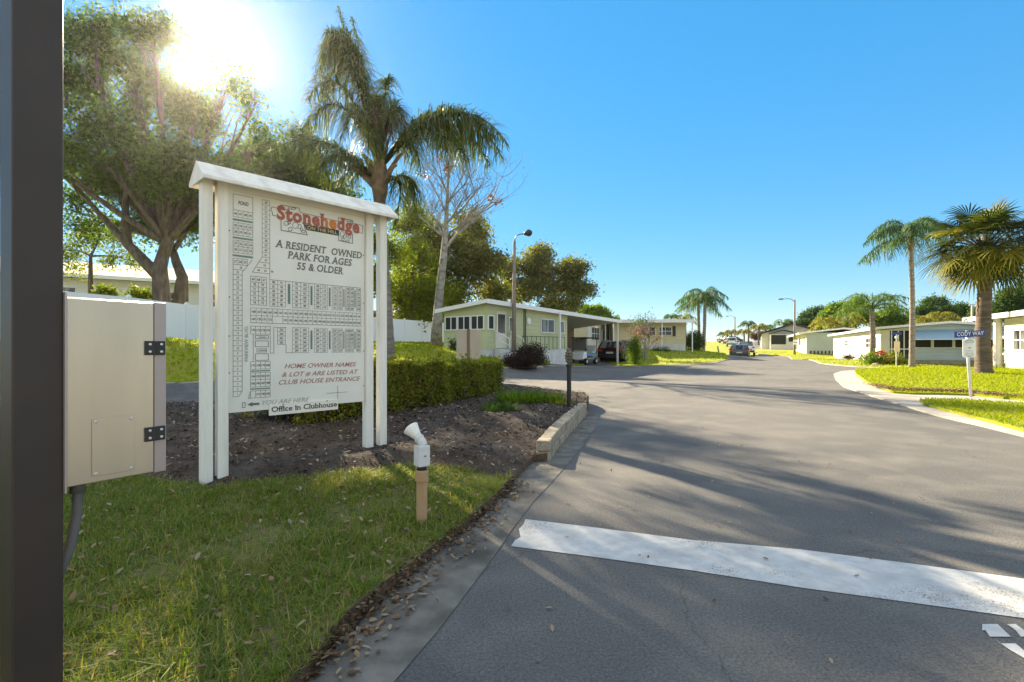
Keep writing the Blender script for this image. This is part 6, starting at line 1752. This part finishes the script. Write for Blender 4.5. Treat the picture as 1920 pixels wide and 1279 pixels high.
for i, (px, py, Y, s_) in enumerate([(1582, 675, 39, .2), (1605, 677, 38, .24), (1642, 686, 30, .22)]):
    c = at(px, py, Y); c.z = H(c.x, c.y)
    mb = MB(); r_ = random.Random(i); mb.lathe([(s_ * .5, -.05), (s_ * .9, .02), (s_ * .8, s_ * .6), (s_ * .35, s_ * .9)], 9)
    mb.v = [(x * r_.uniform(.85, 1.15), y * r_.uniform(.8, 1.1), z * r_.uniform(.85, 1.1)) for x, y, z in mb.v]
    tag(mb.build('rock', M['block_white'] if i < 2 else M['block'], None, loc=c, smooth=False, bevel=.02), ['pale rock left of the reddish shrub', 'pale rock right of the reddish shrub', 'tan rock at the front of the flower bed'][i], 'rock', 'rocks along the flower bed')
# crape myrtle with a few leaves left
MY = 37.5
b0 = at(1208, 662, MY); b0.z = H(b0.x, b0.y)
cm = thing('crape_myrtle', 'small nearly bare crape myrtle with rusty lower leaves in front of the yellow house', 'tree', b0)
mb = MB(); r_ = random.Random(33); ends = []; g = np.random.default_rng(33)
def grow2(p, d, L, r, dep):
    pts = [p]; q = p; dd = d.normalized()
    for i in range(4):
        dd = (dd + Vector((r_.gauss(0, .08), r_.gauss(0, .08), .06))).normalized(); q = q + dd * L / 4; pts.append(q)
    mb.tube(pts, [max(.008, r * (1 - .5 * i / 4)) for i in range(5)], 6 if dep > 1 else 4, cap=False)
    if dep == 0: ends.append(q); return
    for k in range(3):
        a = r_.uniform(0, 6.28); grow2(pts[r_.randint(2, 4)], dd + Vector((math.cos(a), math.sin(a), .2)) * .5, L * .68, r * .55, dep - 1)
for k in range(5):
    a = k * 1.257; grow2(Vector((.05 * math.cos(a), .05 * math.sin(a), -.05)), Vector((math.cos(a) * .32, math.sin(a) * .32, 1)), 1.5, .07, 3)
mb.build('trunk', M['bark_pale'], cm, smooth=True)
E = np.array([tuple(e) for e in ends])
low = E[E[:, 2] < np.quantile(E[:, 2], .55)]
P = low[g.integers(0, len(low), 700)] * np.array([1, 1, .85]) + g.normal(0, .2, (700, 3))
V, Fs = leaves_np(P, .11, g); np_mesh('rusty_foliage', V, Fs, M['rust'], cm)
hi = E[E[:, 2] > np.quantile(E[:, 2], .4)]
P = hi[g.integers(0, len(hi), 420)] + g.normal(0, .16, (420, 3)) + np.array([0, 0, .1])
V, Fs = leaves_np(P, .12, g); np_mesh('seed_clusters', V, Fs, M['dark'], cm)
# ------------------------------------------------------------------ vehicles
def car_paint(name, col, rough=.25):
    m = mat(name, col, rough, spec=.6); m.node_tree.nodes['Principled BSDF'].inputs['Coat Weight'].default_value = .6; return m
M['tyre'] = mat('tyre', (.015, .015, .015), .9); M['rim'] = mat('rim', (.35, .35, .36), .35, metal=.7)
M['tail'] = mat('tail_light', (.45, .02, .02), .3); M['headlight'] = mat('headlight', (.6, .6, .58), .2)
M['plate'] = mat('number_plate', (.5, .5, .45), .5)
def car(name, label, loc, rz, L, Wd, Ht, paint_, kind='sedan', group=None, rack=False):
    """body lofted from cross sections; x forward, rear at x = 0"""
    root = thing(name, label, 'car', loc, rz, group)
    h = Ht; w = Wd / 2
    if kind == 'sedan': prof = [(0, .45), (.02, .62), (.20, .66), (.34, .96), (.62, .97), (.76, .66), (.97, .56), (1, .42)]
    elif kind == 'pickup': prof = [(0, .62), (.01, .64), (.36, .65), (.40, .97), (.62, .97), (.72, .66), (.97, .58), (1, .42)]
    else: prof = [(0, .48), (.01, .66), (.06, .95), (.2, 1), (.60, .97), (.76, .66), (.97, .56), (1, .42)]
    belt = .62
    b = MB(); secs = []
    for x, t in prof:
        X = x * L; zt = t * h; sh = min(zt, belt * h); tw = w * (1 if t <= .68 else .78)
        e = .92 if x in (0, 1) else 1
        secs.append([(X, -w * e, .22 * h), (X, -w * e, sh * .9), (X, -w * .97 * e, sh), (X, -tw * e, zt), (X, tw * e, zt), (X, w * .97 * e, sh), (X, w * e, sh * .9), (X, w * e, .22 * h)])
    n = 8
    b.add([p for s in secs for p in s], [(i * n + k, i * n + (k + 1) % n, (i + 1) * n + (k + 1) % n, (i + 1) * n + k) for i in range(len(secs) - 1) for k in range(n)] + [tuple(range(n)), tuple(reversed(range((len(secs) - 1) * n, len(secs) * n)))])
    body = b.build('body', paint_, root, bevel=.04)
    gl = MB()
    def pane(pts, off): gl.add([tuple(Vector(p) + Vector(off)) for p in pts], [tuple(range(len(pts)))])
    i0 = {'sedan': 2, 'pickup': 2, 'suv': 1}[kind]
    a, c = secs[i0], secs[i0 + 1]
    def mid(p, q, t): return Vector(p).lerp(Vector(q), t)
    pane([mid(a[3], a[4], .08) * 1, mid(a[3], a[4], .92), mid(c[3], c[4], .94), mid(c[3], c[4], .06)], (-.012, 0, .012))
    d, e = secs[-4], secs[-3]
    pane([mid(d[3], d[4], .06), mid(d[3], d[4], .94), mid(e[3], e[4], .92), mid(e[3], e[4], .08)], (.012, 0, .012))
    for sgn in (0, 1):
        k1, k2 = ((3, 2), (4, 5))[sgn]
        x0, x1 = (.24, .72) if kind == 'sedan' else ((.06, .70) if kind == 'suv' else (.40, .68))
        yb, yt = w * .99, w * .82
        s = -1 if sgn == 0 else 1
        for f0, f1 in ((.05, .47), (.53, .95)):
            xa, xb = x0 + (x1 - x0) * f0, x0 + (x1 - x0) * f1
            gl.add([(xa * L, s * yb, .65 * h), (xb * L, s * yb, .65 * h), ((xb - .03 * (f1 > .9) * 2) * L, s * yt, .91 * h), ((xa + .05 * (f0 < .1)) * L, s * yt, .91 * h)], [(0, 1, 2, 3)])
    gl.build('glass', M['glass'], root)
    for x in (.19, .80):
        for s in (-1, 1):
            wm = MB().lathe([(.18, -.09), (.30, -.10), (.325, -.06), (.325, .06), (.30, .10), (.18, .09)], 18, Matrix.Translation((x * L, s * (w - .08), .325)) @ Matrix.Rotation(R(90), 4, 'X'))
            wh = wm.build('wheel', M['tyre'], root)
            MB().lathe([(.19, -.02), (.19, .015), (.05, .03)], 12, Matrix.Translation((x * L, s * (w + .012), .325)) @ Matrix.Rotation(R(-90 * s), 4, 'X')).build('rim', M['rim'], wh)
    for s in (-1, 1):
        MB().box(-.03, .06, s * w * .78 - .14, s * w * .78 + .14, .52 * h, .62 * h).build('tail_light', M['tail'], root, bevel=.01)
        MB().box(L - .08, L + .02, s * w * .72 - .16, s * w * .72 + .16, .44 * h, .53 * h).build('headlight', M['headlight'], root, bevel=.01)
        MB().box(.66 * L, .70 * L, s * (w + .12) - .08, s * (w + .12) + .08, .62 * h, .70 * h).build('mirror', paint_, root, bevel=.02)
    MB().box(-.05, .03, -w * .9, w * .9, .24 * h, .36 * h).build('rear_bumper', M['black'], root, bevel=.02)
    MB().box(-.035, .0, -.26, .26, .42 * h, .50 * h).build('number_plate', M['plate'], root)
    if rack:
        for s in (-1, 1): MB().bar((.2 * L, s * w * .66, 1.02 * h), (.6 * L, s * w * .66, 1.0 * h), .04).build('roof_rail', M['black'], root)
    return root
SR = math.atan2(1.0, .45)
def park(px, py, Y): p = at(px, py, Y); p.z = H(p.x, p.y); return p
car('parked_car', 'dark grey hatchback driving away up the road nearest of the cars', park(1386, 671, 50), SR - .03, 4.2, 1.78, 1.45, car_paint('charcoal_paint', (.03, .031, .035)), 'suv', None)
car('parked_car', 'white pickup just ahead of the dark grey hatchback', park(1399, 660, 60), SR, 5.2, 1.95, 1.75, car_paint('white_car_paint', (.7, .7, .7)), 'pickup')
car('parked_car', 'white van shaped car parked at the left of the far row', park(1372, 648, 95), SR, 4.6, 1.85, 1.75, car_paint('white_car_paint', (.7, .7, .7)), 'suv')
car('parked_car', 'black car parked farthest up the road', park(1348, 642, 130), SR - .9, 4.6, 1.85, 1.6, car_paint('black_car_paint', (.015, .015, .017)), 'suv')
car('parked_car', 'black car parked beside the farthest one', park(1360, 643.5, 118), SR - .9, 4.6, 1.85, 1.7, car_paint('black_car_paint', (.015, .015, .017)), 'suv')
car('parked_car', 'maroon sport utility parked nose in under the carport roof', park(1143, 683, 36.8), SR - .1, 4.4, 1.85, 1.62, car_paint('maroon_paint', (.025, .008, .010)), 'suv', rack=True)
# golf cart
b0 = park(1108, 683, 36.0)
gc = thing('golf_cart', 'small golf cart with a flat roof parked under the carport beside the maroon car', 'golf cart', b0, SR - .15 + math.pi)
MB().hexa([(0, -.55, .28), (2.3, -.5, .28), (2.3, .5, .28), (0, .55, .28), (.05, -.55, .75), (1.0, -.55, .45), (1.0, .55, .45), (.05, .55, .75)]).build('body', car_paint('cream_cart_paint', (.20, .19, .17)), gc, bevel=.04)
MB().hexa([(1.75, -.52, .4), (2.35, -.48, .35), (2.35, .48, .35), (1.75, .52, .4), (1.8, -.5, .95), (2.1, -.45, .85), (2.1, .45, .85), (1.8, .5, .95)]).build('cowl', M['fascia'], gc, bevel=.05)
MB().box(.35, .85, -.52, .52, .76, .88).build('seat', M['skirt'], gc, bevel=.03); MB().box(.22, .33, -.52, .52, .88, 1.3).build('backrest', M['skirt'], gc, bevel=.03)
MB().box(.0, 2.05, -.58, .58, 1.76, 1.84).build('roof', M['screen'], gc, bevel=.03)
stt = MB()
for y in (-.5, .5): stt.bar((.15, y, .7), (.15, y, 1.77), .035); stt.bar((2.0, y, .85), (1.85, y, 1.77), .035)
stt.build('struts', M['black'], gc)
MB().hexa([(1.99, -.47, .95), (2.0, -.47, .95), (2.0, .47, .95), (1.99, .47, .95), (1.86, -.47, 1.74), (1.87, -.47, 1.74), (1.87, .47, 1.74), (1.86, .47, 1.74)]).build('windshield', M['glass'], gc)
MB().lathe([(.17, 0), (.18, .02), (.17, .03)], 14, Matrix.Translation((1.6, .25, 1.0)) @ Matrix.Rotation(R(-35), 4, 'Y')).build('steering_wheel', M['black'], gc)
for x in (.45, 2.0):
    for y in (-.52, .52):
        wh = MB().lathe([(.1, -.09), (.2, -.1), (.22, -.05), (.22, .05), (.2, .1), (.1, .09)], 14, Matrix.Translation((x, y, .22)) @ Matrix.Rotation(R(90), 4, 'X')).build('wheel', M['tyre'], gc)
        MB().lathe([(.11, 0), (.11, .02), (.03, .03)], 10, Matrix.Translation((x, y + (.1 if y > 0 else -.1), .22)) @ Matrix.Rotation(R(-90 if y > 0 else 90), 4, 'X')).build('rim', M['headlight'], wh)
# dark bin beside the carport post
c = at(1028, 655, 32.5); c.z = 1.25 + (650 - 656) / F * 32.5
bn = thing('wheeled_bin', 'dark wheeled bin standing behind the white planter wall', 'bin', (c.x, c.y, c.z - .55), R(50))
MB().hexa([(-.26, -.28, 0), (.26, -.28, 0), (.26, .28, 0), (-.26, .28, 0), (-.32, -.34, 1.25), (.32, -.34, 1.25), (.32, .34, 1.25), (-.32, .34, 1.25)]).build('body', M['screen'], bn, bevel=.03)
MB().hexa([(-.34, -.37, 1.252), (.34, -.37, 1.252), (.34, .37, 1.252), (-.34, .37, 1.252), (-.3, -.33, 1.36), (.3, -.33, 1.36), (.3, .33, 1.40), (-.3, .33, 1.40)]).build('lid', M['black'], bn, bevel=.02)
for x in (-.24, .24): MB().lathe([(.1, -.03), (.12, -.02), (.12, .02), (.1, .03)], 12, Matrix.Translation((x, .33, .1)) @ Matrix.Rotation(R(90), 4, 'Y')).build('wheel', M['tyre'], bn)
# ------------------------------------------------------------------ thin haze added for a glow around the sun
hz = MB().box(-760, 760, -260, 1260, -1.6, 21.5).build('haze', [])
hm = bpy.data.materials.new('haze'); hm.use_nodes = True
ht = hm.node_tree; ht.nodes.clear()
ho = ht.nodes.new('ShaderNodeOutputMaterial'); hp_ = ht.nodes.new('ShaderNodeVolumePrincipled')
hp_.inputs['Color'].default_value = (.97, .95, .90, 1); hp_.inputs['Density'].default_value = 0.0002; hp_.inputs['Anisotropy'].default_value = .87
ht.links.new(hp_.outputs[0], ho.inputs['Volume'])
hz.data.materials.append(hm)
tag(hz, 'thin haze added to spread a glow around the sun', 'haze', kind='stuff')
